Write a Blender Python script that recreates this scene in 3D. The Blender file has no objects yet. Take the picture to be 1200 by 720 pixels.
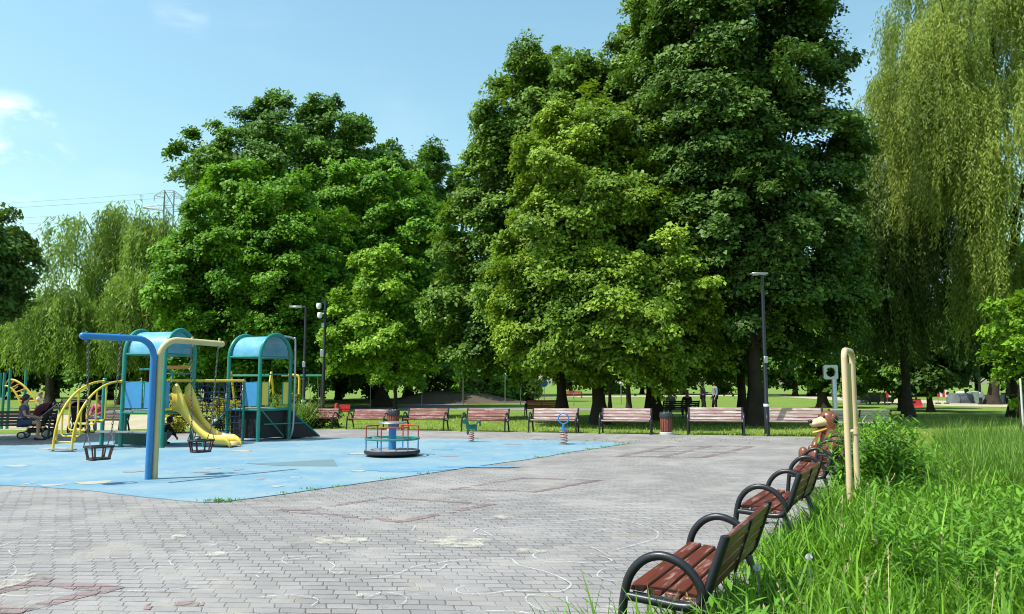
import bpy, math, random
import numpy as np
from mathutils import Vector, Matrix, Quaternion

PI = math.pi
scene = bpy.context.scene
col = scene.collection
rng = np.random.default_rng(7)
random.seed(7)

# ------------------------------------------------------------------ camera
EYE = 1.6
FPX = 900.0
PITCH = math.atan(90.0 / FPX)
cam_d = bpy.data.cameras.new('camera')
cam_d.sensor_width = 36.0
cam_d.lens = 36.0 * FPX / 1200.0
cam_d.clip_start = 0.05
cam_d.clip_end = 3000.0
cam = bpy.data.objects.new('camera', cam_d)
col.objects.link(cam)
cam.location = (0, 0, EYE)
cam.rotation_euler = (PI / 2 + PITCH, 0, 0)
scene.camera = cam

def ray(px, py):
    xr, yu = (px - 600) / FPX, (360 - py) / FPX
    c, s = math.cos(PITCH), math.sin(PITCH)
    return Vector((xr, c - yu * s, s + yu * c))

def G(px, py, z=0.0):
    """ground point seen at a spot of the survey photograph"""
    d = ray(px, py)
    t = (z - EYE) / d.z
    return Vector((d.x * t, d.y * t, z))

def P(px, py, Y):
    d = ray(px, py)
    t = Y / d.y
    return Vector((d.x * t, Y, EYE + d.z * t))

# ------------------------------------------------------------------ materials
def new_mat(name):
    m = bpy.data.materials.new(name)
    m.use_nodes = True
    nt = m.node_tree
    nt.nodes.clear()
    out = nt.nodes.new('ShaderNodeOutputMaterial')
    return m, nt, out

def nd(nt, kind, **kw):
    n = nt.nodes.new(kind)
    for k, v in kw.items():
        setattr(n, k, v)
    return n

def mth(nt, op, a, b=None, clamp=False):
    n = nt.nodes.new('ShaderNodeMath')
    n.operation = op
    n.use_clamp = clamp
    for i, x in enumerate((a, b)):
        if x is None:
            continue
        if isinstance(x, (int, float)):
            n.inputs[i].default_value = x
        else:
            nt.links.new(x, n.inputs[i])
    return n.outputs[0]

def mixc(nt, fac, a, b, blend='MIX'):
    n = nt.nodes.new('ShaderNodeMix')
    n.data_type = 'RGBA'
    n.blend_type = blend
    for i, x in ((0, fac), (6, a), (7, b)):
        if isinstance(x, (int, float)):
            n.inputs[i].default_value = x
        elif isinstance(x, tuple):
            n.inputs[i].default_value = (x[0], x[1], x[2], 1)
        else:
            nt.links.new(x, n.inputs[i])
    return n.outputs[2]

def ramp(nt, fac, lo, hi):
    n = nt.nodes.new('ShaderNodeMapRange')
    n.interpolation_type = 'SMOOTHSTEP'
    n.inputs['From Min'].default_value = lo
    n.inputs['From Max'].default_value = hi
    nt.links.new(fac, n.inputs['Value'])
    return n.outputs[0]

def noise(nt, vec, scale, detail=3.0, rough=0.55, dist=0.0):
    n = nt.nodes.new('ShaderNodeTexNoise')
    n.inputs['Scale'].default_value = scale
    n.inputs['Detail'].default_value = detail
    n.inputs['Roughness'].default_value = rough
    n.inputs['Distortion'].default_value = dist
    if vec is not None:
        nt.links.new(vec, n.inputs['Vector'])
    return n.outputs['Fac']

def stretch(nt, vec, sx, sy, sz):
    n = nt.nodes.new('ShaderNodeMapping')
    n.inputs['Scale'].default_value = (sx, sy, sz)
    nt.links.new(vec, n.inputs['Vector'])
    return n.outputs[0]

def bump(nt, h, strength, dist=0.01):
    n = nt.nodes.new('ShaderNodeBump')
    n.inputs['Strength'].default_value = strength
    n.inputs['Distance'].default_value = dist
    nt.links.new(h, n.inputs['Height'])
    return n.outputs[0]

def principled(nt, out, color, rough=0.6, metal=0.0, normal=None, spec=0.5):
    b = nt.nodes.new('ShaderNodeBsdfPrincipled')
    if isinstance(color, tuple):
        b.inputs['Base Color'].default_value = (*color, 1)
    else:
        nt.links.new(color, b.inputs['Base Color'])
    if isinstance(rough, (int, float)):
        b.inputs['Roughness'].default_value = rough
    else:
        nt.links.new(rough, b.inputs['Roughness'])
    b.inputs['Metallic'].default_value = metal
    b.inputs['Specular IOR Level'].default_value = spec
    if normal is not None:
        nt.links.new(normal, b.inputs['Normal'])
    nt.links.new(b.outputs[0], out.inputs[0])
    return b

def simple(name, c, rough=0.5, metal=0.0, var=0.25, scale=9.0, wear=None, bmp=0.12, spec=0.5, wear_at=(0.62, 0.72)):
    """painted / plastic / metal surface with slight mottling and worn spots"""
    m, nt, out = new_mat(name)
    pos = nd(nt, 'ShaderNodeTexCoord').outputs['Object']
    n1 = noise(nt, pos, scale, 5, 0.65)
    k = 1 - var
    c1 = mixc(nt, n1, tuple(x * k for x in c), tuple(min(1, x * (1 + var)) for x in c))
    if wear:
        n2 = noise(nt, pos, scale * 2.3, 6, 0.7)
        c1 = mixc(nt, ramp(nt, n2, *wear_at), c1, wear)
    r = mth(nt, 'ADD', mth(nt, 'MULTIPLY', n1, 0.2), rough - 0.1)
    principled(nt, out, c1, r, metal, bump(nt, noise(nt, pos, scale * 8, 3), bmp, 0.004), spec)
    return m

def wood(name, c1, c2, worn, rough=0.45, worn_at=(0.56, 0.68), cracks=0.5):
    m, nt, out = new_mat(name)
    va = nd(nt, 'ShaderNodeVectorMath', operation='ADD')
    nt.links.new(nd(nt, 'ShaderNodeTexCoord').outputs['Object'], va.inputs[0])
    nt.links.new(nd(nt, 'ShaderNodeObjectInfo').outputs['Location'], va.inputs[1])
    pos = va.outputs[0]
    g = noise(nt, stretch(nt, pos, 2.2, 40, 40), 1.0, 6, 0.6, 0.3)
    s = noise(nt, stretch(nt, pos, 1.3, 7, 7), 1.6, 4, 0.6)
    base = mixc(nt, g, c1, c2)
    base = mixc(nt, mth(nt, 'MULTIPLY', ramp(nt, s, *worn_at), ramp(nt, g, 0.4, 0.6)), base, worn)
    f = noise(nt, stretch(nt, pos, 3.0, 90, 90), 1.0, 3, 0.6)
    base = mixc(nt, mth(nt, 'MULTIPLY', ramp(nt, f, 0.64, 0.7), cracks), base, tuple(x * 0.25 for x in c1))
    principled(nt, out, base, mth(nt, 'ADD', mth(nt, 'MULTIPLY', s, 0.25), rough - 0.1), 0, bump(nt, g, 0.35, 0.004))
    return m

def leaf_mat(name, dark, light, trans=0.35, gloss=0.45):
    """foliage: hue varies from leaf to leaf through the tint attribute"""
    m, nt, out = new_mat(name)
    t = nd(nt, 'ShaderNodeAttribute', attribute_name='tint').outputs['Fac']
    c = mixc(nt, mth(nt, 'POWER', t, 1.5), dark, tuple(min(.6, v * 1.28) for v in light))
    b = nt.nodes.new('ShaderNodeBsdfPrincipled')
    nt.links.new(c, b.inputs['Base Color'])
    b.inputs['Roughness'].default_value = gloss + 0.08
    b.inputs['Specular IOR Level'].default_value = 0.22
    tr = nt.nodes.new('ShaderNodeBsdfTranslucent')
    tc = mixc(nt, 0.5, c, (min(1, light[0] * 1.5), min(1, light[1] * 1.5), light[2] * 0.6))
    nt.links.new(tc, tr.inputs['Color'])
    mx = nt.nodes.new('ShaderNodeMixShader')
    mx.inputs[0].default_value = trans * 0.68
    nt.links.new(b.outputs[0], mx.inputs[1])
    nt.links.new(tr.outputs[0], mx.inputs[2])
    nt.links.new(mx.outputs[0], out.inputs[0])
    return m

def paver_mat(name, ca, cb, joint, red=False):
    m, nt, out = new_mat(name)
    geo = nd(nt, 'ShaderNodeNewGeometry').outputs['Position']
    sep = nd(nt, 'ShaderNodeSeparateXYZ')
    wob = nd(nt, 'ShaderNodeTexNoise')
    wob.inputs['Scale'].default_value = 3.0
    nt.links.new(geo, wob.inputs['Vector'])
    vm = nd(nt, 'ShaderNodeVectorMath', operation='SCALE')
    nt.links.new(wob.outputs['Color'], vm.inputs[0])
    vm.inputs['Scale'].default_value = 0.045
    va = nd(nt, 'ShaderNodeVectorMath', operation='ADD')
    nt.links.new(geo, va.inputs[0])
    nt.links.new(vm.outputs[0], va.inputs[1])
    rot = nd(nt, 'ShaderNodeVectorRotate', rotation_type='Z_AXIS')
    nt.links.new(va.outputs[0], rot.inputs['Vector'])
    rot.inputs['Angle'].default_value = math.radians(2.5)
    nt.links.new(rot.outputs[0], sep.inputs[0])
    W, H, SH = 0.185, 0.122, 0.42
    y = mth(nt, 'DIVIDE', sep.outputs[1], H)
    row = mth(nt, 'FLOOR', y)
    x = mth(nt, 'ADD', mth(nt, 'DIVIDE', sep.outputs[0], W), mth(nt, 'MULTIPLY', row, SH))
    fy = mth(nt, 'FRACT', y)
    # the stones' short sides run aslant
    wr = nd(nt, 'ShaderNodeTexWhiteNoise', noise_dimensions='1D')
    nt.links.new(row, wr.inputs['W'])
    x = mth(nt, 'ADD', x, mth(nt, 'MULTIPLY', wr.outputs['Value'], 0.16))
    x = mth(nt, 'ADD', x, mth(nt, 'MULTIPLY', mth(nt, 'SUBTRACT', noise(nt, geo, 17.0, 2), 0.5), 0.16))
    x = mth(nt, 'ADD', x, mth(nt, 'MULTIPLY', fy, 0.16))
    cx = mth(nt, 'FLOOR', x)
    fx = mth(nt, 'FRACT', x)
    dx = mth(nt, 'MULTIPLY', mth(nt, 'PINGPONG', fx, 0.5), W)
    dy = mth(nt, 'MULTIPLY', mth(nt, 'PINGPONG', fy, 0.5), H)
    d = mth(nt, 'MINIMUM', dx, mth(nt, 'MULTIPLY', dy, 0.58))
    jn = noise(nt, geo, 22.0, 3)
    d2 = mth(nt, 'SUBTRACT', d, mth(nt, 'MULTIPLY', mth(nt, 'SUBTRACT', jn, 0.5), 0.006))
    stone = ramp(nt, d2, 0.0016, 0.0048)
    cmb = nd(nt, 'ShaderNodeCombineXYZ')
    nt.links.new(cx, cmb.inputs[0])
    nt.links.new(row, cmb.inputs[1])
    wn = nd(nt, 'ShaderNodeTexWhiteNoise', noise_dimensions='3D')
    nt.links.new(cmb.outputs[0], wn.inputs['Vector'])
    grain = noise(nt, geo, 160.0, 4, 0.7)
    big = noise(nt, geo, 0.55, 5, 0.6)
    mid = noise(nt, geo, 4.0, 5, 0.65)
    t = mth(nt, 'ADD', mth(nt, 'MULTIPLY', wn.outputs['Value'], 0.45), mth(nt, 'MULTIPLY', mid, 0.55))
    c = mixc(nt, t, ca, cb)
    c = mixc(nt, mth(nt, 'MULTIPLY', ramp(nt, big, 0.40, 0.66), 0.45), c, tuple(v * 1.22 for v in cb))
    c = mixc(nt, mth(nt, 'MULTIPLY', ramp(nt, grain, 0.45, 0.75), 0.35), c, tuple(v * 0.6 for v in ca))
    st = noise(nt, geo, 1.7, 6, 0.7)
    c = mixc(nt, mth(nt, 'MULTIPLY', ramp(nt, st, 0.56, 0.72), 0.5), c, tuple(v * 0.68 for v in ca))
    du = noise(nt, stretch(nt, geo, 0.8, 1.6, 1), 1.9, 7, 0.72)
    c = mixc(nt, mth(nt, 'MULTIPLY', ramp(nt, du, 0.54, 0.70), 0.45), c, (0.36, 0.35, 0.335))
    fl = noise(nt, geo, 38.0, 2, 0.5)
    c = mixc(nt, mth(nt, 'MULTIPLY', ramp(nt, fl, 0.70, 0.76), 0.6), c, tuple(v * 0.4 for v in ca))
    sandy = noise(nt, geo, 1.1, 3)
    jc = mixc(nt, ramp(nt, sandy, 0.48, 0.66), joint, (0.30, 0.265, 0.19))
    c = mixc(nt, stone, jc, c)
    h = mth(nt, 'ADD', mth(nt, 'ADD', mth(nt, 'MULTIPLY', ramp(nt, d2, 0.0, 0.011), 1.0), mth(nt, 'MULTIPLY', grain, 0.16)), mth(nt, 'MULTIPLY', wn.outputs['Value'], 0.35))
    b = principled(nt, out, c, 0.85, 0, bump(nt, h, 0.75, 0.006), 0.25)
    if red:
        # single red stones: some of the band's stones are grey, the paint is worn
        w2 = nd(nt, 'ShaderNodeTexWhiteNoise', noise_dimensions='4D')
        nt.links.new(cmb.outputs[0], w2.inputs['Vector'])
        w2.inputs['W'].default_value = 3.7
        f = mth(nt, 'MULTIPLY', ramp(nt, w2.outputs['Value'], 0.12, 0.3), ramp(nt, noise(nt, geo, 5.0, 5, 0.7), 0.34, 0.52))
        f = mth(nt, 'MULTIPLY', f, mth(nt, 'MULTIPLY', stone, 0.92))
        t = nt.nodes.new('ShaderNodeBsdfTransparent')
        mx = nt.nodes.new('ShaderNodeMixShader')
        nt.links.new(f, mx.inputs[0])
        nt.links.new(t.outputs[0], mx.inputs[1])
        nt.links.new(b.outputs[0], mx.inputs[2])
        nt.links.new(mx.outputs[0], out.inputs[0])
    return m

M = {}
M['paver'] = paver_mat('concrete_pavers', (0.160, 0.152, 0.154), (0.278, 0.264, 0.261), (0.078, 0.072, 0.062))
M['paver_red'] = paver_mat('red_pavers', (0.175, 0.125, 0.13), (0.262, 0.198, 0.20), (0.08, 0.065, 0.06), True)

def ground_mat(name, ca, cb, cc, s1=0.35, s2=3.0, s3=30.0, bmp=0.5, rough=0.95):
    m, nt, out = new_mat(name)
    geo = nd(nt, 'ShaderNodeNewGeometry').outputs['Position']
    a, b, c = noise(nt, geo, s1, 5), noise(nt, geo, s2, 5, 0.65), noise(nt, geo, s3, 4, 0.7)
    k = mixc(nt, ramp(nt, a, 0.35, 0.65), ca, cb)
    k = mixc(nt, mth(nt, 'MULTIPLY', ramp(nt, b, 0.42, 0.68), 0.6), k, cc)
    k = mixc(nt, mth(nt, 'MULTIPLY', c, 0.55), k, tuple(v * 0.45 for v in ca))
    principled(nt, out, k, rough, 0, bump(nt, mth(nt, 'ADD', c, b), bmp, 0.06), 0.15)
    return m

M['lawn'] = ground_mat('lawn_grass', (0.12, 0.205, 0.028), (0.165, 0.26, 0.040), (0.24, 0.28, 0.065))
M['soil'] = ground_mat('bed_soil', (0.035, 0.032, 0.018), (0.05, 0.05, 0.02), (0.03, 0.05, 0.015), 1.0, 6, 40)
M['sand'] = ground_mat('play_sand', (0.42, 0.37, 0.25), (0.5, 0.45, 0.32), (0.36, 0.31, 0.2), 0.6, 4, 60, 0.3)
M['path'] = ground_mat('path_asphalt', (0.22, 0.215, 0.21), (0.27, 0.265, 0.26), (0.2, 0.19, 0.18), 0.5, 4, 60, 0.2)
M['dirt'] = ground_mat('bare_dirt', (0.10, 0.075, 0.05), (0.13, 0.10, 0.07), (0.08, 0.09, 0.04), 0.5, 3, 30, 0.5)

def rubber():
    m, nt, out = new_mat('blue_rubber')
    geo = nd(nt, 'ShaderNodeNewGeometry').outputs['Position']
    g = noise(nt, geo, 220, 3, 0.7)
    a = noise(nt, geo, 0.6, 5, 0.6)
    b = noise(nt, stretch(nt, geo, 1.0, 0.75, 1), 2.2, 6, 0.68)
    w = noise(nt, stretch(nt, geo, 0.7, 1.0, 1), 4.5, 5, 0.6)
    k = mixc(nt, ramp(nt, a, 0.35, 0.65), (0.118, 0.240, 0.335), (0.185, 0.287, 0.340))
    k = mixc(nt, mth(nt, 'MULTIPLY', ramp(nt, b, 0.50, 0.66), 0.55), k, (0.25, 0.315, 0.34))
    k = mixc(nt, mth(nt, 'MULTIPLY', ramp(nt, w, 0.63, 0.72), 0.5), k, (0.30, 0.345, 0.36))
    k = mixc(nt, mth(nt, 'MULTIPLY', mth(nt, 'SUBTRACT', 1.0, ramp(nt, w, 0.26, 0.40)), 0.5), k, (0.085, 0.205, 0.32))
    k = mixc(nt, mth(nt, 'MULTIPLY', ramp(nt, g, 0.5, 0.8), 0.35), k, (0.08, 0.18, 0.27))
    dirt = noise(nt, stretch(nt, geo, 1.2, 0.8, 1), 1.3, 8, 0.74)
    k = mixc(nt, mth(nt, 'MULTIPLY', ramp(nt, dirt, 0.54, 0.70), 0.5), k, (0.27, 0.31, 0.315))
    sp = noise(nt, geo, 26, 3, 0.6)
    k = mixc(nt, mth(nt, 'MULTIPLY', ramp(nt, sp, 0.68, 0.74), 0.5), k, (0.07, 0.17, 0.25))
    k = mixc(nt, mth(nt, 'MULTIPLY', ramp(nt, sp, 0.34, 0.27), 0.5), k, (0.34, 0.38, 0.38))
    sc = noise(nt, stretch(nt, geo, 9, 1.2, 1), 1.0, 5, 0.7)
    k = mixc(nt, mth(nt, 'MULTIPLY', ramp(nt, sc, 0.62, 0.72), 0.4), k, (0.08, 0.20, 0.30))
    principled(nt, out, k, 0.8, 0, bump(nt, g, 0.4, 0.004), 0.3)
    return m
M['rubber'] = rubber()
M['rubber_side'] = simple('rubber_base', (0.03, 0.03, 0.03), 0.9)

def chalk(name, c, cover):
    m, nt, out = new_mat(name)
    geo = nd(nt, 'ShaderNodeNewGeometry').outputs['Position']
    n = noise(nt, geo, 60, 4, 0.75)
    n2 = noise(nt, geo, 7, 3, 0.6)
    f = mth(nt, 'MULTIPLY', mth(nt, 'MULTIPLY', ramp(nt, n, 0.25, 0.7), ramp(nt, n2, cover - 0.10, cover + 0.26)), 0.52)
    b = nt.nodes.new('ShaderNodeBsdfDiffuse')
    b.inputs[0].default_value = (*c, 1)
    t = nt.nodes.new('ShaderNodeBsdfTransparent')
    mx = nt.nodes.new('ShaderNodeMixShader')
    nt.links.new(f, mx.inputs[0])
    nt.links.new(t.outputs[0], mx.inputs[1])
    nt.links.new(b.outputs[0], mx.inputs[2])
    nt.links.new(mx.outputs[0], out.inputs[0])
    return m
M['chalk'] = chalk('white_chalk', (0.8, 0.8, 0.8), 0.34)
M['chalk_cream'] = chalk('cream_chalk_dust', (0.74, 0.70, 0.55), 0.42)
M['worn_cream'] = simple('worn_cream_rubber', (0.34, 0.32, 0.25), 0.85)
M['worn_red'] = simple('worn_red_rubber', (0.27, 0.19, 0.225), 0.85)
M['worn_pale'] = simple('worn_pale_rubber', (0.29, 0.325, 0.335), 0.85)
M['worn_blue'] = simple('deep_blue_rubber', (0.10, 0.235, 0.36), 0.85)
M['slate'] = simple('slate_rubber', (0.11, 0.175, 0.205), 0.85, var=0.2)

M['bench_wood'] = wood('red_brown_slats', (0.075, 0.016, 0.011), (0.15, 0.034, 0.023), (0.27, 0.15, 0.12), 0.36, (0.50, 0.60), 0.7)
M['bench_wood_glare'] = wood('glare_pale_slats', (0.28, 0.155, 0.145), (0.40, 0.265, 0.25), (0.52, 0.46, 0.45), 0.32, (0.42, 0.58))  # sun glare on the slats put into a pale colour, plus wear
M['bench_wood_mid'] = wood('mid_red_slats', (0.17, 0.048, 0.042), (0.25, 0.085, 0.075), (0.42, 0.28, 0.26), 0.34, (0.46, 0.60))  # medium red, lighter than the near slats
M['bench_wood_red'] = wood('bright_red_slats', (0.24, 0.032, 0.018), (0.34, 0.05, 0.03), (0.36, 0.14, 0.09), 0.45)
M['bench_wood_grey'] = wood('weathered_grey_slats', (0.24, 0.21, 0.215), (0.36, 0.32, 0.32), (0.44, 0.4, 0.4), 0.6, (0.42, 0.58))
M['bench_wood_dark'] = wood('dark_brown_slats', (0.05, 0.02, 0.015), (0.08, 0.035, 0.022), (0.10, 0.05, 0.04), 0.5)
M['bin_wood'] = wood('bin_slats', (0.15, 0.04, 0.025), (0.22, 0.07, 0.045), (0.25, 0.12, 0.08), 0.5)
M['iron'] = simple('dark_painted_steel', (0.012, 0.013, 0.018), 0.36, 0.0, 0.3, 14, (0.07, 0.07, 0.08), 0.1, 0.45, (0.70, 0.76))
M['galv'] = simple('galvanised_steel', (0.35, 0.36, 0.38), 0.4, 0.7, 0.2, 10)
M['pale_steel'] = simple('pale_steel', (0.5, 0.52, 0.53), 0.4, 0.3, 0.15, 8)
M['chain'] = simple('chain_steel', (0.16, 0.15, 0.15), 0.45, 0.8, 0.3)
M['pole_blue'] = simple('blue_painted_steel', (0.022, 0.18, 0.44), 0.35, 0, 0.16, 6, (0.12, 0.26, 0.5), 0.1, 0.5, (0.66, 0.72))
M['pole_cream'] = simple('cream_painted_steel', (0.50, 0.42, 0.20), 0.5, 0, 0.22, 5, (0.30, 0.22, 0.10), 0.15, 0.5, (0.63, 0.72))
M['teal'] = simple('teal_painted_steel', (0.010, 0.20, 0.165), 0.35, 0, 0.2, 7, (0.12, 0.27, 0.25), 0.1, 0.5, (0.68, 0.74))
M['yellow'] = simple('yellow_painted_steel', (0.66, 0.45, 0.035), 0.38, 0, 0.15, 7, (0.42, 0.30, 0.10), 0.1, 0.5, (0.66, 0.74))
M['yellow_gfk'] = simple('yellow_glass_fibre', (0.72, 0.52, 0.08), 0.35, 0, 0.12, 4, (0.66, 0.55, 0.25))
M['chute'] = simple('pale_slide_chute', (0.62, 0.52, 0.25), 0.35, 0, 0.15, 3, (0.5, 0.47, 0.38))
M['orange'] = simple('orange_painted_steel', (0.62, 0.26, 0.05), 0.4, 0, 0.15)
M['red'] = simple('red_painted_steel', (0.45, 0.02, 0.03), 0.4, 0, 0.2, 8, (0.5, 0.2, 0.18))
M['spring_red'] = simple('faded_spring_paint', (0.33, 0.10, 0.10), 0.5, 0, 0.3, 9, (0.45, 0.38, 0.36), 0.1, 0.4, (0.5, 0.6))
M['horse_green'] = simple('dark_green_paint', (0.008, 0.10, 0.075), 0.45)
M['red_plastic'] = simple('red_plastic', (0.55, 0.025, 0.03), 0.45)
M['white'] = simple('white_paint', (0.75, 0.75, 0.74), 0.5)
M['black'] = simple('black_rubber', (0.012, 0.012, 0.013), 0.6, bmp=0.2)
M['black_ply'] = simple('black_board', (0.010, 0.010, 0.012), 0.65)
M['dark_green'] = simple('dark_green_board', (0.008, 0.07, 0.055), 0.5)
M['deck'] = simple('grey_deck', (0.22, 0.23, 0.24), 0.7)
M['rope'] = simple('navy_rope', (0.018, 0.028, 0.075), 0.8, 0, 0.3, 30)
M['tan'] = simple('tan_painted_steel', (0.58, 0.43, 0.25), 0.42, 0, 0.12, 6, (0.46, 0.30, 0.15))
M['olive_board'] = simple('olive_board', (0.34, 0.28, 0.06), 0.5, 0, 0.25, 5)
M['liner'] = simple('bin_liner', (0.03, 0.032, 0.036), 0.3, 0, 0.3, 20, (0.16, 0.16, 0.17), 0.9)
M['concrete'] = simple('pale_concrete', (0.5, 0.49, 0.46), 0.85, 0, 0.15)
M['bear_brown'] = simple('brown_gloss_paint', (0.17, 0.052, 0.026), 0.28, 0, 0.14, 5, (0.28, 0.13, 0.08), 0.08, 0.5, (0.70, 0.77))
M['bear_cream'] = simple('cream_gloss_paint', (0.68, 0.50, 0.27), 0.35, 0, 0.1)
M['bear_yellow'] = simple('ochre_gloss_paint', (0.52, 0.30, 0.07), 0.35, 0, 0.1)
M['bark'] = ground_mat('tree_bark', (0.055, 0.042, 0.032), (0.085, 0.068, 0.052), (0.05, 0.05, 0.03), 2, 8, 40, 1.0)
M['tarp'] = simple('grey_tarpaulin', (0.13, 0.145, 0.16), 0.35, 0, 0.5, 3, (0.35, 0.37, 0.4), 0.8)
M['maroon'] = simple('maroon_fabric', (0.07, 0.008, 0.018), 0.9)
M['navy_fabric'] = simple('navy_fabric', (0.015, 0.018, 0.03), 0.9)
M['skin'] = simple('skin', (0.42, 0.23, 0.15), 0.55, 0, 0.08)
M['hair_dark'] = simple('dark_hair', (0.02, 0.013, 0.01), 0.6, 0, 0.3, 40)
M['hair_fair'] = simple('fair_hair', (0.25, 0.15, 0.07), 0.6, 0, 0.3, 40)
M['eye'] = simple('eye_dark', (0.02, 0.015, 0.012), 0.2)
for k, c in dict(purple=(0.10, 0.075, 0.14), white_shirt=(0.7, 0.68, 0.66), pink=(0.5, 0.08, 0.16), slate_shirt=(0.14, 0.17, 0.2),
                 black_cloth=(0.012, 0.012, 0.015), denim=(0.03, 0.045, 0.09), brown_cloth=(0.08, 0.05, 0.035), bluegrey=(0.18, 0.24, 0.32)).items():
    M['c_' + k] = simple('cloth_' + k, c, 0.9, 0, 0.15, 20, None, 0.3)
M['sign_blue'] = simple('blue_sign_paint', (0.02, 0.12, 0.5), 0.4)
M['sign_yellow'] = simple('yellow_sign_paint', (0.7, 0.45, 0.02), 0.4)

def roof_mat():
    m, nt, out = new_mat('blue_roof_sheet')
    pos = nd(nt, 'ShaderNodeTexCoord').outputs['Object']
    n = noise(nt, pos, 3, 5, 0.65)
    c = mixc(nt, ramp(nt, n, 0.35, 0.7), (0.08, 0.30, 0.46), (0.15, 0.38, 0.50))
    streak = noise(nt, stretch(nt, pos, 1.5, 18, 18), 1.0, 4)
    c = mixc(nt, mth(nt, 'MULTIPLY', ramp(nt, streak, 0.5, 0.72), 0.5), c, (0.25, 0.42, 0.5))
    principled(nt, out, c, 0.3, 0, None, 0.6)
    return m
M['roof'] = roof_mat()
M['blue_board'] = simple('blue_board', (0.05, 0.25, 0.50), 0.4, 0, 0.15, 5, (0.18, 0.38, 0.5), 0.1, 0.5, (0.60, 0.70))

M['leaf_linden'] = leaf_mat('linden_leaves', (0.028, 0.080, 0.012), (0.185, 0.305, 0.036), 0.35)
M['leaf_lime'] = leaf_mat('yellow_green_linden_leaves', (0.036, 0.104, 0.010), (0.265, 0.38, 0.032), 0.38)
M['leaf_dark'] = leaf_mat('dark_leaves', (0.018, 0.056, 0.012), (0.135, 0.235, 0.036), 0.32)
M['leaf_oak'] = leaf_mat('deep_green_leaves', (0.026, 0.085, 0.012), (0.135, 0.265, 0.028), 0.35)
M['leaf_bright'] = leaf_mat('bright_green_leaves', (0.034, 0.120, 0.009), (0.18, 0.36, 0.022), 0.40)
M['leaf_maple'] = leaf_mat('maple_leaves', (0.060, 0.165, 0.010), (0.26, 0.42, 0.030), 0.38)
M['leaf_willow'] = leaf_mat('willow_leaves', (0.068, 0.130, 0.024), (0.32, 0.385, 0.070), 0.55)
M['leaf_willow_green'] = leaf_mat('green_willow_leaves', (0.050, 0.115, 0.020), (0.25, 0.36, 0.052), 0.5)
M['leaf_willow_shade'] = leaf_mat('shade_toned_willow_leaves', (0.028, 0.064, 0.014), (0.11, 0.17, 0.03), 0.38)  # shade on this willow is put into darker leaf colours
M['leaf_bush'] = leaf_mat('bush_leaves', (0.06, 0.10, 0.02), (0.17, 0.21, 0.04), 0.3)
M['leaf_yellow'] = leaf_mat('yellow_bush_leaves', (0.22, 0.22, 0.02), (0.45, 0.40, 0.05), 0.3)
M['grass_bed'] = leaf_mat('bed_grass', (0.030, 0.100, 0.010), (0.160, 0.325, 0.020), 0.40, 0.4)
M['grass_tall'] = leaf_mat('fountain_grass', (0.038, 0.105, 0.014), (0.165, 0.285, 0.036), 0.40, 0.45)
M['grass_lawn'] = leaf_mat('lawn_blades', (0.12, 0.21, 0.025), (0.32, 0.36, 0.07), 0.35, 0.6)
M['leaf_weed'] = leaf_mat('weed_leaves', (0.030, 0.108, 0.012), (0.125, 0.27, 0.024), 0.40, 0.42)
M['straw'] = leaf_mat('dry_straw', (0.35, 0.27, 0.14), (0.5, 0.42, 0.25), 0.3, 0.6)

# ------------------------------------------------------------------ mesh helpers
def cr(pts, n=6):
    """smooth curve through points"""
    p = [Vector(q) for q in pts]
    p = [2 * p[0] - p[1]] + p + [2 * p[-1] - p[-2]]
    out = []
    for i in range(1, len(p) - 2):
        for k in range(n):
            t = k / n
            a, b, c, d = p[i - 1], p[i], p[i + 1], p[i + 2]
            out.append(0.5 * ((2 * b) + (c - a) * t + (2 * a - 5 * b + 4 * c - d) * t * t + (3 * b - a - 3 * c + d) * t ** 3))
    out.append(p[-2])
    return out

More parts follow.
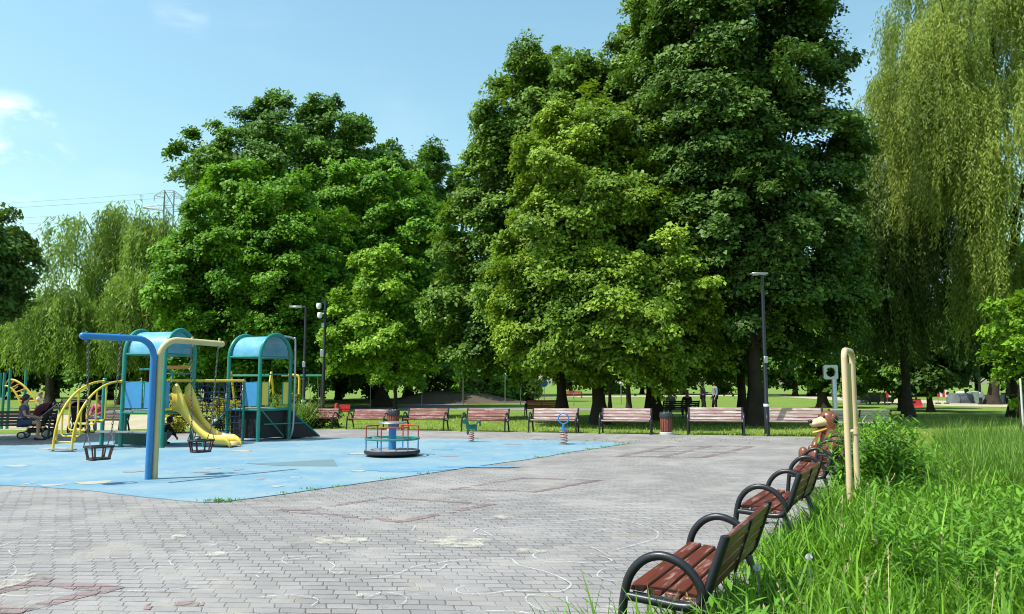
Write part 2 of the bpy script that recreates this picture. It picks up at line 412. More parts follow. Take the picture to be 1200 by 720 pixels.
class MB:
    def __init__(self):
        self.v, self.f = [], []

    def add(self, vs, fs):
        o = len(self.v)
        self.v += [tuple(x) for x in vs]
        self.f += [tuple(i + o for i in q) for q in fs]
        return self

    def box(self, c, s, rz=0.0, R=None, ch=None):
        """box with chamfered long edges"""
        sx, sy, sz = (k / 2 for k in s)
        ch = min(s) * 0.14 if ch is None else ch
        R = R or Matrix.Rotation(rz, 3, 'Z')
        vs = []
        for x, y, z in ((1, 0, 0), (0, 1, 0), (0, 0, 1)):
            pass
        # each corner gives three vertices
        idx = {}
        for ix in (-1, 1):
            for iy in (-1, 1):
                for iz in (-1, 1):
                    for ax in range(3):
                        p = [ix * sx, iy * sy, iz * sz]
                        for k in range(3):
                            if k != ax:
                                p[k] -= (ix, iy, iz)[k] * ch
                        idx[(ix, iy, iz, ax)] = len(vs)
                        vs.append(R @ Vector(p) + Vector(c))
        fs = []
        for ax in range(3):
            a, b = [k for k in range(3) if k != ax]
            for s_ in (-1, 1):
                q = []
                for u, w in ((-1, -1), (1, -1), (1, 1), (-1, 1)):
                    key = [0, 0, 0]
                    key[ax], key[a], key[b] = s_, u, w
                    q.append(idx[(*key, ax)])
                fs.append(tuple(q))
            # edges along axis ax
            for u in (-1, 1):
                for w in (-1, 1):
                    k0, k1 = [0, 0, 0], [0, 0, 0]
                    k0[ax], k0[a], k0[b] = -1, u, w
                    k1[ax], k1[a], k1[b] = 1, u, w
                    fs.append((idx[(*k0, a)], idx[(*k1, a)], idx[(*k1, b)], idx[(*k0, b)]))
        for ix in (-1, 1):
            for iy in (-1, 1):
                for iz in (-1, 1):
                    fs.append(tuple(idx[(ix, iy, iz, k)] for k in range(3)))
        return self.add(vs, fs)

    def tube(self, pts, r, n=10, closed=False, caps=True):
        pts = [Vector(p) for p in pts]
        m = len(pts)
        rr = r if isinstance(r, (list, tuple)) else [r] * m
        tan = []
        for i in range(m):
            if closed:
                t = pts[(i + 1) % m] - pts[i - 1]
            else:
                t = pts[min(i + 1, m - 1)] - pts[max(i - 1, 0)]
            tan.append(t.normalized() if t.length > 1e-9 else Vector((0, 0, 1)))
        a = Vector((0, 0, 1)) if abs(tan[0].z) < 0.9 else Vector((1, 0, 0))
        nrm = (a - tan[0] * a.dot(tan[0])).normalized()
        vs, fs = [], []
        for i in range(m):
            nrm = nrm - tan[i] * nrm.dot(tan[i])
            nrm = nrm.normalized() if nrm.length > 1e-9 else tan[i].orthogonal().normalized()
            b = tan[i].cross(nrm)
            for k in range(n):
                an = 2 * PI * k / n
                vs.append(pts[i] + (nrm * math.cos(an) + b * math.sin(an)) * rr[i])
        for i in range(m if closed else m - 1):
            j = (i + 1) % m
            for k in range(n):
                l = (k + 1) % n
                fs.append((i * n + k, i * n + l, j * n + l, j * n + k))
        if caps and not closed:
            fs.append(tuple(range(n - 1, -1, -1)))
            fs.append(tuple((m - 1) * n + k for k in range(n)))
        return self.add(vs, fs)

    def lathe(self, prof, c=(0, 0, 0), n=20, R=None, sx=1.0, sy=1.0):
        vs, fs = [], []
        R = R or Matrix.Identity(3)
        for r, z in prof:
            for k in range(n):
                a = 2 * PI * k / n
                vs.append(R @ Vector((r * math.cos(a) * sx, r * math.sin(a) * sy, z)) + Vector(c))
        for i in range(len(prof) - 1):
            for k in range(n):
                l = (k + 1) % n
                fs.append((i * n + k, i * n + l, (i + 1) * n + l, (i + 1) * n + k))
        if prof[0][0] > 1e-6:
            fs.append(tuple(range(n - 1, -1, -1)))
        if prof[-1][0] > 1e-6:
            fs.append(tuple((len(prof) - 1) * n + k for k in range(n)))
        return self.add(vs, fs)

    def ball(self, c, r, n=16, R=None):
        r = r if isinstance(r, (tuple, list)) else (r, r, r)
        R = R or Matrix.Identity(3)
        vs, fs = [], []
        h = n // 2
        for i in range(h + 1):
            th = PI * i / h
            for k in range(n):
                a = 2 * PI * k / n
                vs.append(R @ Vector((r[0] * math.sin(th) * math.cos(a), r[1] * math.sin(th) * math.sin(a), r[2] * math.cos(th))) + Vector(c))
        for i in range(h):
            for k in range(n):
                l = (k + 1) % n
                fs.append((i * n + k, (i + 1) * n + k, (i + 1) * n + l, i * n + l))
        return self.add(vs, fs)

    def prism(self, poly, d):
        """a polygon (3D points) pushed along d"""
        p = [Vector(q) for q in poly]
        d = Vector(d)
        n = len(p)
        vs = p + [q + d for q in p]
        fs = [tuple(range(n - 1, -1, -1)), tuple(range(n, 2 * n))]
        for k in range(n):
            l = (k + 1) % n
            fs.append((k, l, n + l, n + k))
        return self.add(vs, fs)

    def strip_solid(self, top, bot):
        """surface between two polylines"""
        n = len(top)
        return self.add(list(top) + list(bot), [(i, i + 1, n + i + 1, n + i) for i in range(n - 1)])

    def build(self, name, mat, parent=None, smooth=True, angle=0.7):
        me = bpy.data.meshes.new(name)
        me.from_pydata(self.v, [], self.f)
        me.materials.append(mat)
        import bmesh
        bm = bmesh.new()
        bm.from_mesh(me)
        bmesh.ops.remove_doubles(bm, verts=bm.verts, dist=1e-5)
        bmesh.ops.recalc_face_normals(bm, faces=bm.faces)
        for e in bm.edges:
            if len(e.link_faces) == 2 and e.calc_face_angle(0) > angle:
                e.smooth = False
        for f in bm.faces:
            f.smooth = smooth
        bm.to_mesh(me)
        bm.free()
        o = bpy.data.objects.new(name, me)
        col.objects.link(o)
        if parent is not None:
            o.parent = parent
        return o

def np_mesh(name, verts, quads, tint, mat, parent=None):
    me = bpy.data.meshes.new(name)
    nv, nf = len(verts), len(quads)
    me.vertices.add(nv)
    me.vertices.foreach_set('co', np.ascontiguousarray(verts, np.float32).ravel())
    me.loops.add(nf * 4)
    me.loops.foreach_set('vertex_index', np.ascontiguousarray(quads, np.int32).ravel())
    me.polygons.add(nf)
    me.polygons.foreach_set('loop_start', np.arange(nf, dtype=np.int32) * 4)
    at = me.attributes.new('tint', 'FLOAT', 'POINT')
    at.data.foreach_set('value', np.ascontiguousarray(tint, np.float32))
    me.update(calc_edges=True)
    me.materials.append(mat)
    o = bpy.data.objects.new(name, me)
    col.objects.link(o)
    if parent is not None:
        o.parent = parent
    return o

def unit(a):
    return a / np.maximum(np.linalg.norm(a, axis=-1, keepdims=True), 1e-9)

def strips(Pp, A, Nn, L, W, bend, segs=3, kind='blade'):
    """n curved blades or leaves: start Pp, axis A, bending towards Nn"""
    n = len(Pp)
    A = unit(A)
    S = unit(np.cross(A, Nn))
    vs = np.zeros((n, segs + 1, 2, 3))
    for k in range(segs + 1):
        t = k / segs
        c = Pp + A * (L * (t - 0.25 * abs(bend).clip(0, 1) * t * t))[:, None] + Nn * (bend * L * t * t)[:, None]
        if kind == 'blade':
            w = W * (1 - t) ** 0.6 * (0.7 + 0.3 * min(1, t * 4))
        else:
            w = W * (math.sin(PI * (0.06 + 0.92 * t ** 0.8)) + 0.03)
        w = np.asarray(w) * 0.5
        vs[:, k, 0] = c - S * w[:, None]
        vs[:, k, 1] = c + S * w[:, None]
    base = (np.arange(n) * (segs + 1) * 2)[:, None, None]
    k = np.arange(segs)[None, :, None] * 2
    q = base + k + np.array([0, 1, 3, 2])[None, None, :]
    return vs.reshape(-1, 3), q.reshape(-1, 4), (segs + 1) * 2

def join_np(parts):
    V, Q, T, o = [], [], [], 0
    for v, q, t in parts:
        V.append(v); Q.append(q + o); T.append(t); o += len(v)
    return np.concatenate(V), np.concatenate(Q), np.concatenate(T)

def tag(o, label=None, cat=None, group=None, kind=None):
    if label: o['label'] = label
    if cat: o['category'] = cat
    if group: o['group'] = group
    if kind: o['kind'] = kind
    return o

def thing(name, loc, rz, label, cat, group=None):
    o = bpy.data.objects.new(name, None)
    o.empty_display_size = 0.2
    col.objects.link(o)
    o.location = loc
    o.rotation_euler = (0, 0, rz)
    return tag(o, label, cat, group)

def copy_tree(o, parent=None):
    c = o.copy()
    col.objects.link(c)
    if parent is not None:
        c.parent = parent
    for ch in list(o.children):
        copy_tree(ch, c)
    return c

def sheet(name, poly, z, mat, kind='structure', thick=0.0):
    """flat ground sheet from a polygon of xy points"""
    mb = MB()
    if thick:
        mb.prism([(p[0], p[1], z - thick) for p in poly], (0, 0, thick))
    else:
        mb.add([(p[0], p[1], z) for p in poly], [tuple(range(len(poly)))])
    o = mb.build(name, mat, None, False)
    o['kind'] = kind
    return o
# ------------------------------------------------------------------ the setting
U_ROW = Vector((0.46, 0.888, 0)).normalized()         # the row of benches beside the bed
N_ROW = Vector((0.888, -0.46, 0)).normalized()        # towards the bed
A_C = Vector((1.24, 5.2, 0))
BED_EDGE0 = A_C - U_ROW * 9.0 + N_ROW * 0.36
BED_EDGE1 = A_C + U_ROW * 13.2 + N_ROW * 0.36

lawn_pts = [(-900, -60), (900, -60), (900, 1800), (-900, 1800)]
sheet('lawn', lawn_pts, 0.0, M['lawn'])
far_l, far_r = Vector((-6.0, 27.3, 0)), Vector((8.6, 23.5, 0))
row_dir = (far_r - far_l).normalized()
fl2 = far_l - row_dir * 1.5
plaza = [BED_EDGE0, BED_EDGE1, Vector((9.3, 18.2, 0)), Vector((10.9, 22.8, 0)), far_r, far_l, fl2, Vector((-9.5, 26.0, 0)), Vector((-16, 24.6, 0)),
         Vector((-30, 24.0, 0)), Vector((-30, -12, 0)), Vector((-4, -12, 0))]
sheet('plaza_pavement', plaza, 0.010, M['paver'])

rub_px = [(-330, 531), (-40, 526), (0, 524), (62, 522.5), (75, 519.5), (130, 516.5), (280, 515.2), (400, 514.4), (500, 515.2), (617, 516.5), (700, 518.6), (738, 520.6),
          (716, 524), (668, 531), (630, 538), (560, 547.5), (480, 559.5), (390, 572.5), (300, 585), (262, 589.6), (240, 590.3), (215, 588.5), (170, 584.5),
          (100, 576), (50, 572.5), (0, 570), (-60, 566.5), (-330, 558)]
rub = []
for i in range(len(rub_px)):
    a, b = G(*rub_px[i]), G(*rub_px[(i + 1) % len(rub_px)])
    k = max(1, min(14, int((b - a).length / 0.35)))
    for j in range(k):
        q = a.lerp(b, j / k)
        w = 0.02 if 6 < i < 26 else 0
        rub.append((q.x + random.uniform(-w, w), q.y + random.uniform(-w, w)))
sheet('rubber_surface', rub, 0.022, M['rubber'], thick=0.010)

def px_poly(pts, z):
    return [(G(*p, z).x, G(*p, z).y) for p in pts]

def blob(cx, cy, rx, ry, z, n=26, seed=0, rag=0.35):
    r = random.Random(seed)
    c = G(cx, cy, z)
    e = G(cx + rx, cy, z)
    f = G(cx, cy - ry, z)
    lx, ly = (e - c).length, (f - c).length
    ph = [r.uniform(0, 6.28) for _ in range(4)]
    out = []
    for k in range(n):
        a = 2 * PI * k / n
        q = 1 + rag * (0.5 * math.sin(2 * a + ph[0]) + 0.35 * math.sin(3 * a + ph[1]) + 0.3 * math.sin(5 * a + ph[2])) + r.uniform(-.12, .12)
        out.append((c.x + lx * q * math.cos(a), c.y + ly * q * math.sin(a)))
    return out

# worn and coloured patches of the rubber: real colour of the surface
slate = px_poly([(288, 543.2), (330, 542), (374, 539.2), (391, 538.6), (396, 546.5), (340, 546.3), (310, 545)], 0.026)
sheet('rubber_patch', slate, 0.026, M['slate'])
k = 0
for cx, cy, rx, ry, key in ((110, 565.5, 19, 1.6, 'worn_cream'), (60, 568.5, 12, 1.2, 'worn_pale'), (156, 552.6, 12, .9, 'worn_red'), (238, 553, 8, .9, 'worn_red'),
                        (247, 549, 9, .8, 'worn_pale'), (305, 561.5, 4.5, .9, 'worn_red'), (279, 550.5, 6, .7, 'worn_red'), (345, 559.5, 7, .8, 'worn_pale'), (325, 570, 6, 1.1, 'worn_pale'),
                        (428, 531.8, 22, 1.0, 'worn_cream'), (600, 520.6, 11, .7, 'worn_red'), (527, 534.5, 9, .8, 'worn_red'), (283, 528.5, 12, 1.0, 'worn_cream'), (64, 525.5, 14, .9, 'worn_pale'),
                        (520, 527, 10, .7, 'worn_blue'), (480, 551, 45, 1.8, 'worn_blue'), (560, 547, 40, 1.2, 'worn_blue'), (20, 546, 14, .9, 'worn_pale'), (105, 540, 7, .6, 'worn_pale'), (420, 552, 10, .8, 'worn_pale'),
                        (32, 567, 4, 1, 'worn_cream')):
    sheet('rubber_patch', blob(cx, cy, rx, ry, 0.026, seed=k), 0.026 + 0.0004 * (k % 5), M[key])
    k += 1

# bands of red pavers
def band(pts, w, z):
    mb = MB()
    p = [G(*q, z) for q in pts]
    for k, (a, b) in enumerate(zip(p[:-1], p[1:])):
        dz = Vector((0, 0, .0012 * (k % 2)))
        a, b = a + dz, b + dz
        d = (b - a).normalized()
        n = Vector((-d.y, d.x, 0)) * (w / 2)
        e = d * (w / 2) * 0.999
        mb.add([a - e - n, b + e - n, b + e + n, a - e + n], [(0, 1, 2, 3)])
    return mb
mb = MB()
zr = 0.014
for i, (pts, w) in enumerate(((((331, 598), (470, 611), (573, 591)), .16), (((467, 584), (573, 591)), .12), (((345, 600), (452, 583)), .12),
               (((533, 573), (627, 576.2), (700, 563)), .15), (((613, 560), (700, 563)), .12), (((540, 572), (613, 560)), .12),
               (((725, 535), (787, 522.8), (880, 523.4)), .2), (((725, 535), (825, 536)), .2), (((762, 529), (858, 530)), .2), (((825, 536), (880, 523.4)), .2),
               (((775, 535.5), (832, 523)), .2), (((-20, 697), (48, 681)), .16), (((48, 681), (124, 690)), .2), (((124, 690), (18, 716), (-30, 712)), .16), (((184, 710), (226, 707)), .16))):
    b_ = band(pts, w, zr + i * 0.00008)
    mb.add(b_.v, b_.f)
o = mb.build('red_paver_band', M['paver_red'], None, False); o['kind'] = 'structure'

# chalk drawings
def ribbon(mb, pts, w, z, seed=0):
    r = random.Random(seed)
    p = cr([G(*q, z) for q in pts], 8)
    L, Rr = [], []
    for i, q in enumerate(p):
        t = (p[min(i + 1, len(p) - 1)] - p[max(i - 1, 0)])
        if t.length < 1e-6: t = Vector((1, 0, 0))
        t.normalize()
        n = Vector((-t.y, t.x, 0)) * (w / 2 * r.uniform(.55, 1.25))
        L.append(q - n); Rr.append(q + n)
    n = len(p)
    mb.add(L + Rr, [(i, i + 1, n + i + 1, n + i) for i in range(n - 1)])
lines = [
    [(400, 678), (440, 677), (466, 672), (485, 664), (505, 661), (530, 657), (570, 655), (597, 654), (608, 662), (640, 670), (665, 681), (668, 687), (655, 693), (630, 693), (600, 692), (565, 696), (540, 695), (535, 690), (545, 686)],
    [(493, 664), (500, 668), (515, 667), (524, 661)],
    [(640, 646), (627, 648), (626, 653), (640, 658), (665, 658), (690, 660)],
    [(577, 628), (562, 620), (557, 621), (556, 624), (570, 627)],
    [(557, 620), (600, 618), (640, 614), (705, 607), (730, 610), (755, 616)],
    [(752, 606), (775, 611), (795, 619)],
    [(762, 619), (771, 624), (768, 631), (745, 638), (717, 645)],
    [(690, 648), (706, 652), (717, 657), (700, 659)],
    [(745, 664), (712, 666), (701, 671), (703, 677), (725, 682), (740, 684)],
    [(640, 698), (620, 697), (617, 704), (628, 712), (642, 716)],
    [(545, 716), (600, 716), (622, 719)],
    [(0, 640), (20, 634), (40, 634), (56, 628), (80, 627)], [(10, 645), (16, 650), (40, 648), (75, 648), (110, 648)],
    [(0, 660), (14, 662), (19, 668), (14, 674), (0, 676)], [(0, 697), (30, 698), (80, 694), (130, 692), (180, 692), (226, 688), (260, 684)],
    [(197, 645), (218, 646), (232, 651)], [(198, 657), (203, 663), (214, 663)], [(345, 653), (333, 653), (331, 658), (340, 662), (352, 662)],
    [(385, 658), (392, 663), (386, 668), (395, 672), (402, 670)], [(300, 674), (304, 677)], [(212, 681), (240, 679), (256, 679)], [(58, 638), (62, 642), (72, 644)],
    [(482, 623), (487, 616)], [(700, 591), (706, 592)], [(303, 671), (322, 669)], [(455, 648), (470, 650), (500, 650)], [(410, 652), (432, 650)], [(335, 656), (360, 653), (400, 646), (420, 644)],
    [(665, 640), (690, 640), (715, 652)], [(664, 699), (665, 705), (668, 707)],
    [(160, 670), (175, 664), (190, 664)], [(120, 655), (160, 652), (196, 652)], [(245, 640), (262, 636), (280, 641), (270, 648)],
    [(430, 700), (450, 694), (475, 699), (470, 708), (445, 709)], [(520, 640), (545, 637), (560, 640)], [(690, 625), (715, 620), (738, 626)], [(300, 700), (340, 697), (372, 702), (365, 710)],
]
mb = MB()
for i, l in enumerate(lines):
    ribbon(mb, l, 0.015 if i < 11 else 0.012, 0.0222 + i * 0.00012, i)
o = mb.build('chalk_drawing', M['chalk'], None, False); o['kind'] = 'structure'
mb = MB()
for i, (cx, cy, rx, ry) in enumerate(((532, 634, 40, 6), (395, 633, 26, 5), (208, 628.5, 9, 2), (6, 684, 16, 9), (715, 714, 18, 4), (428, 697, 10, 2), (255, 649, 12, 2), (620, 645, 14, 2.5), (590, 606, 12, 2))):
    p = blob(cx, cy, rx, ry, 0.0275, seed=40 + i)
    mb.add([(x, y, 0.0275 + i * .0003) for x, y in p], [tuple(range(len(p)))])
o = mb.build('chalk_dust', M['chalk_cream'], None, False); o['kind'] = 'structure'

# sand, paths and bare ground beyond
sheet('sand_pit', px_poly([(-260, 484), (60, 485.5), (235, 487), (262, 493), (240, 501), (130, 504), (60, 504.5), (-260, 500)], .006), 0.006, M['sand'])
sheet('park_path', px_poly([(330, 478), (480, 474.5), (520, 470.5), (630, 470.5), (640, 472.5), (545, 474), (520, 477.5), (640, 478.5), (900, 478), (900, 480.5), (640, 481.2), (500, 480.3), (330, 481.5)], .006), 0.006, M['path'])
sheet('footpath', px_poly([(560, 465.2), (900, 462.6), (1240, 474.5), (1240, 478.5), (1110, 476), (1000, 470.5), (900, 464.2), (560, 466.4)], .012), 0.012, M['sand'])
sheet('planting_bed', [tuple(v) for v in (BED_EDGE0.xy, BED_EDGE1.xy, (8.3, 18.6), (13.5, 19.5), (30, 19), (30, -12), (-2, -12))], 0.012, M['soil'])

# low earth mound beyond the lawn
def mound(name, cx, cy, rx, ry, h, mat):
    mb = MB()
    n, m = 26, 7
    vs, fs = [], []
    for j in range(m + 1):
        q = j / m
        for i in range(n):
            a = 2 * PI * i / n
            w = 1 + 0.12 * math.sin(3 * a + 1) + .06 * math.sin(5 * a)
            vs.append((cx + rx * q * w * math.cos(a), cy + ry * q * w * math.sin(a), h * (0.5 + 0.5 * math.cos(PI * q)) - .02))
    for j in range(m):
        for i in range(n):
            k = (i + 1) % n
            fs.append((j * n + i, j * n + k, (j + 1) * n + k, (j + 1) * n + i))
    mb.add(vs, fs)
    o = mb.build(name, mat); o['kind'] = 'structure'
mound('earth_mound', -5.5, 66, 7.5, 5, 1.1, M['dirt'])

# ------------------------------------------------------------------ sky and sun
to_sun = Vector((-1.3, -0.55, 2.39)).normalized()
sun_d = bpy.data.lights.new('sun', 'SUN')
sun_d.energy = 4.9
sun_d.angle = math.radians(0.5)
sun_d.color = (1.0, 0.955, 0.88)
sun = bpy.data.objects.new('sun', sun_d)
col.objects.link(sun)
sun.rotation_euler = to_sun.to_track_quat('Z', 'Y').to_euler()
sun.location = (-20, -10, 40)
w = bpy.data.worlds.new('World')
scene.world = w
w.use_nodes = True
nt = w.node_tree
nt.nodes.clear()
wo = nt.nodes.new('ShaderNodeOutputWorld')
bg = nt.nodes.new('ShaderNodeBackground')
sky = nt.nodes.new('ShaderNodeTexSky')
sky.sky_type = 'NISHITA'
sky.sun_disc = False
sky.sun_elevation = math.asin(to_sun.z)
sky.sun_rotation = math.atan2(to_sun.x, to_sun.y)
sky.altitude = 100
sky.air_density = 1.5
sky.dust_density = 1.6
sky.ozone_density = 3.0
tc = nt.nodes.new('ShaderNodeTexCoord').outputs['Generated']
def near_dir(px, py, a, b):
    d = ray(px, py).normalized()
    vm = nt.nodes.new('ShaderNodeVectorMath'); vm.operation = 'DOT_PRODUCT'
    nt.links.new(tc, vm.inputs[0]); vm.inputs[1].default_value = d
    return ramp(nt, vm.outputs['Value'], math.cos(a), math.cos(b))
n1 = noise(nt, stretch(nt, tc, 9, 9, 16), 1.0, 6, 0.6, 0.4)
n2 = noise(nt, stretch(nt, tc, 3, 3, 9), 1.0, 5, 0.6, 0.2)
puff = mth(nt, 'MULTIPLY', ramp(nt, n1, 0.42, 0.66), mth(nt, 'MAXIMUM', mth(nt, 'MULTIPLY', near_dir(8, 176, 0.07, 0.01), .8), mth(nt, 'MULTIPLY', near_dir(210, 18, 0.04, 0.0), .12)))
puff2 = mth(nt, 'MULTIPLY', ramp(nt, n1, 0.45, 0.65), mth(nt, 'MULTIPLY', near_dir(30, 330, 0.12, 0.02), .5))
veil = mth(nt, 'MULTIPLY', ramp(nt, n2, 0.45, 0.75), 0.06)
f = mth(nt, 'MAXIMUM', puff, veil)
skyt = mixc(nt, 1.0, sky.outputs[0], (0.93, 1.10, 0.96), 'MULTIPLY')
skyc = mixc(nt, f, skyt, (8.5, 8.7, 9.0))
nt.links.new(skyc, bg.inputs['Color'])
bg.inputs['Strength'].default_value = 0.15
nt.links.new(bg.outputs[0], wo.inputs[0])
scene.view_settings.view_transform = 'Standard'
scene.view_settings.look = 'None'
scene.view_settings.exposure = 0.5
scene.view_settings.gamma = 1.0
scene.render.engine = 'CYCLES'
scene.cycles.pixel_filter_type = 'BLACKMAN_HARRIS'
scene.cycles.filter_width = 1.05
scene.cycles.max_bounces = 6
scene.cycles.diffuse_bounces = 2
scene.cycles.glossy_bounces = 2
scene.cycles.transmission_bounces = 3
scene.cycles.transparent_max_bounces = 8
scene.cycles.caustics_reflective = False
scene.cycles.caustics_refractive = False

# ------------------------------------------------------------------ park benches
def make_bench(label, group, wood_m, back_m=None, length=1.62):
    t = thing('park_bench', (0, 0, 0), 0, label, 'bench', group)
    hl = length / 2
    # local +Y is the side one sits from
    seat = MB()
    for i in range(4):
        y = 0.225 - i * 0.115
        seat.box((0, y, 0.425 - 0.012 * i), (length - 0.10, 0.098, 0.036), R=Matrix.Rotation(0.07, 3, 'X'), ch=.006)
    seat.build('seat', wood_m, t)
    back = MB()
    for i in range(4):
        q = i / 3
        back.box((0, -0.235 - 0.105 * q, 0.475 + 0.285 * q), (length - 0.10, 0.032, 0.082), R=Matrix.Rotation(0.34, 3, 'X'), ch=.006)
    back.build('backrest', back_m or wood_m, t)
    for s in (-1, 1):
        x = s * hl
        fr = MB()
        loop = cr([(x, .34, 0.0), (x, .315, .2), (x, .29, .40), (x, .245, .53), (x, .15, .625), (x, .03, .655), (x, -.10, .61), (x, -.19, .51), (x, -.205, .425), (x, -.16, .375), (x, -.07, .36), (x, .1, .372), (x, .285, .385)], 6)
        fr.tube(loop, 0.029, 12)
        fr.tube([(x - s * .02, -.17, .37), (x - s * .02, -.235, .46), (x - s * .02, -.355, .80)], 0.03, 12)
        fr.ball((x - s * .02, -.357, .803), (.03, .03, .014), 10)
        fr.tube(cr([(x - s * .02, -.185, .375), (x - s * .02, -.25, .2), (x - s * .02, -.33, 0.0)], 4), 0.029, 12)
        fr.tube([(x - s * .05, .25, .392), (x - s * .05, -.17, .362)], 0.016, 8)
        fr.lathe([(.055, 0), (.055, .012), (.03, .016)], (x, .34, 0), 12)
        fr.lathe([(.055, 0), (.055, .012), (.03, .016)], (x - s * .02, -.33, 0), 12)
        fr.build('side_frame', M['iron'], t)
    br = MB()
    br.box((0, -0.313, .61), (.045, .012, .40), R=Matrix.Rotation(0.34, 3, 'X'), ch=.002)
    br.build('back_brace', M['iron'], t)
    return t

near = make_bench('nearest dark red slatted bench, its end arm hoop cut by the grass', 'benches along the planting bed', M['bench_wood'], None, 1.62)
rz_n = math.atan2(N_ROW.x, -N_ROW.y)
rz_near = math.radians(62.6)
near.location = (A_C.x, A_C.y, .011)
near.rotation_euler.z = rz_near
near.scale = (.915, .915, .915)
near_labels = ['second dark red bench beside the bed, between the nearest bench and the leafy shrub',
               'third dark red bench beside the bed, just before the bear figure', 'last dark red bench beside the bed, the one the brown bear figure is at']
for i, lb in enumerate(near_labels):
    c = copy_tree(near)
    p = A_C + U_ROW * (3.39 * (i + 1))
    c.location = (p.x, p.y, .011)
    c.rotation_euler.z = rz_near + (-.03, .02, .03)[i]
    c['label'] = lb

far_rz = math.radians(165.5)
far = make_bench('', 'benches along the far edge of the plaza', M['bench_wood_mid'])
pale = make_bench('', 'benches along the far edge of the plaza', M['bench_wood_glare'])
row = [(368, 502.3, 0, 'red slatted bench half behind the black ramp, in front of the shrubs'),
       (427, 503.7, 0, 'red slatted bench on the far edge between black ramp and litter bin with liner'),
       (495, 505.1, 0, 'red slatted bench on the far edge just past the bin behind the roundabout'),
       (566, 506.6, 0, 'red slatted bench on the far edge behind the green spring animal'),
       (647, 507.8, 1, 'sunlit pinkish bench on the far edge behind the blue ring rider'),
       (732.5, 509.4, 1, 'sunlit pinkish bench on the far edge, directly before the wooden slatted bin'),
       (839, 510.4, 1, 'sunlit pinkish bench on the far edge between slatted bin and lamp post'),
       (934, 511.8, 1, 'sunlit pinkish bench on the far edge between lamp post and bear figure')]
used = set()
SC = (.86, .86, .92, .93, .97, 1.0, 1.05, 1.05)
lb_i = 0
for x, y, kind, lb in row:
    src = pale if kind else far
    c = src if kind not in used else copy_tree(src)
    used.add(kind)
    p = G(x, y)
    p = p - Vector((math.sin(-far_rz), math.cos(far_rz), 0)) * 0.30
    c.location = (p.x, p.y, .004)
    c.rotation_euler.z = far_rz + random.uniform(-.03, .03)
    c['label'] = lb
    c.scale = (SC[lb_i],) * 3
    lb_i += 1
gb = make_bench('weathered grey bench turned away, behind the leafy shrub and tan hoop', 'benches along the far edge of the plaza', M['bench_wood_grey'], None, 1.85)
p = G(1008, 511)
gb.location = (p.x, p.y + .2, .004)
gb.rotation_euler.z = math.radians(-8)
rb = make_bench('bright red bench standing in the lawn beside a dark tree trunk', None, M['bench_wood_red'], None, 1.5)
p = G(634, 489); rb.location = p; rb.rotation_euler.z = math.radians(172)
fb = make_bench('tiny bright red bench far out on the sunny lawn', None, M['bench_wood_red'], None, 1.8)
p = G(672.5, 466.5); fb.location = p; fb.rotation_euler.z = PI
db = make_bench('dark bench under the trees with two people sitting on it', None, M['bench_wood_dark'], None, 1.8)
BENCH_D = G(796, 489.5); db.location = BENCH_D; db.rotation_euler.z = math.radians(8)
lb_ = make_bench('dark bench in the shade at the left edge where a woman sits', None, M['bench_wood_dark'], None, 1.9)
BENCH_L = G(12, 515.5) + Vector((0, .25, 0)); lb_.location = BENCH_L; lb_.rotation_euler.z = math.radians(193)
bb = make_bench('dark brown bench on the far side of the sand pit', None, M['bench_wood_dark'], None, 1.7)
p = G(83, 486.5); bb.location = p; bb.rotation_euler.z = math.radians(172)
bc = make_bench('dark bench seen through the yellow arched climber, a person in pink on it', None, M['bench_wood_dark'], None, 1.7)
BENCH_C = G(117, 506.5); bc.location = BENCH_C; bc.rotation_euler.z = math.radians(176)
bf = make_bench('dark bench far under the right willow beside black crates', None, M['bench_wood_dark'], None, 1.6)
p = G(1006, 474.5); bf.location = p; bf.rotation_euler.z = PI

# ------------------------------------------------------------------ T shaped swing
SW = G(177, 563.2)
SW.z = .02
t = thing('toddler_swing', SW, 0, 'T shaped swing with one blue and one cream bent pole and two basket seats', 'swing')
av = Vector((0.73, 0.96, 0)).normalized()
la = 1.16
for s, key, off in ((-1, 'pole_blue', -0.030), (1, 'pole_cream', 0.030)):
    b = MB()
    o3 = Vector((off, 0.047 * s, 0))
    top = 2.33
    pts = [o3, o3 + Vector((0, 0, 1.0))]
    arc = []
    for i in range(9):
        a = PI / 2 * i / 8
        arc.append(o3 + Vector((0, 0, top - .30)) + av * s * .30 * (1 - math.cos(a)) + Vector((0, 0, .30 * math.sin(a))))
    end = o3 + av * s * (la) + Vector((0, 0, top - .03 if s > 0 else top))
    b.tube(pts + arc + [end], 0.053, 18)
    b.ball(end, .052, 14)
    if True:
        for q in (.5, .95):
            e = o3 + av * s * (la * q) + Vector((0, 0, top - .012))
            b.lathe([(.02, -.085), (.02, .08), (.012, .085)], e, 10)
    b.build('blue_pole' if s < 0 else 'cream_pole', M[key], t)
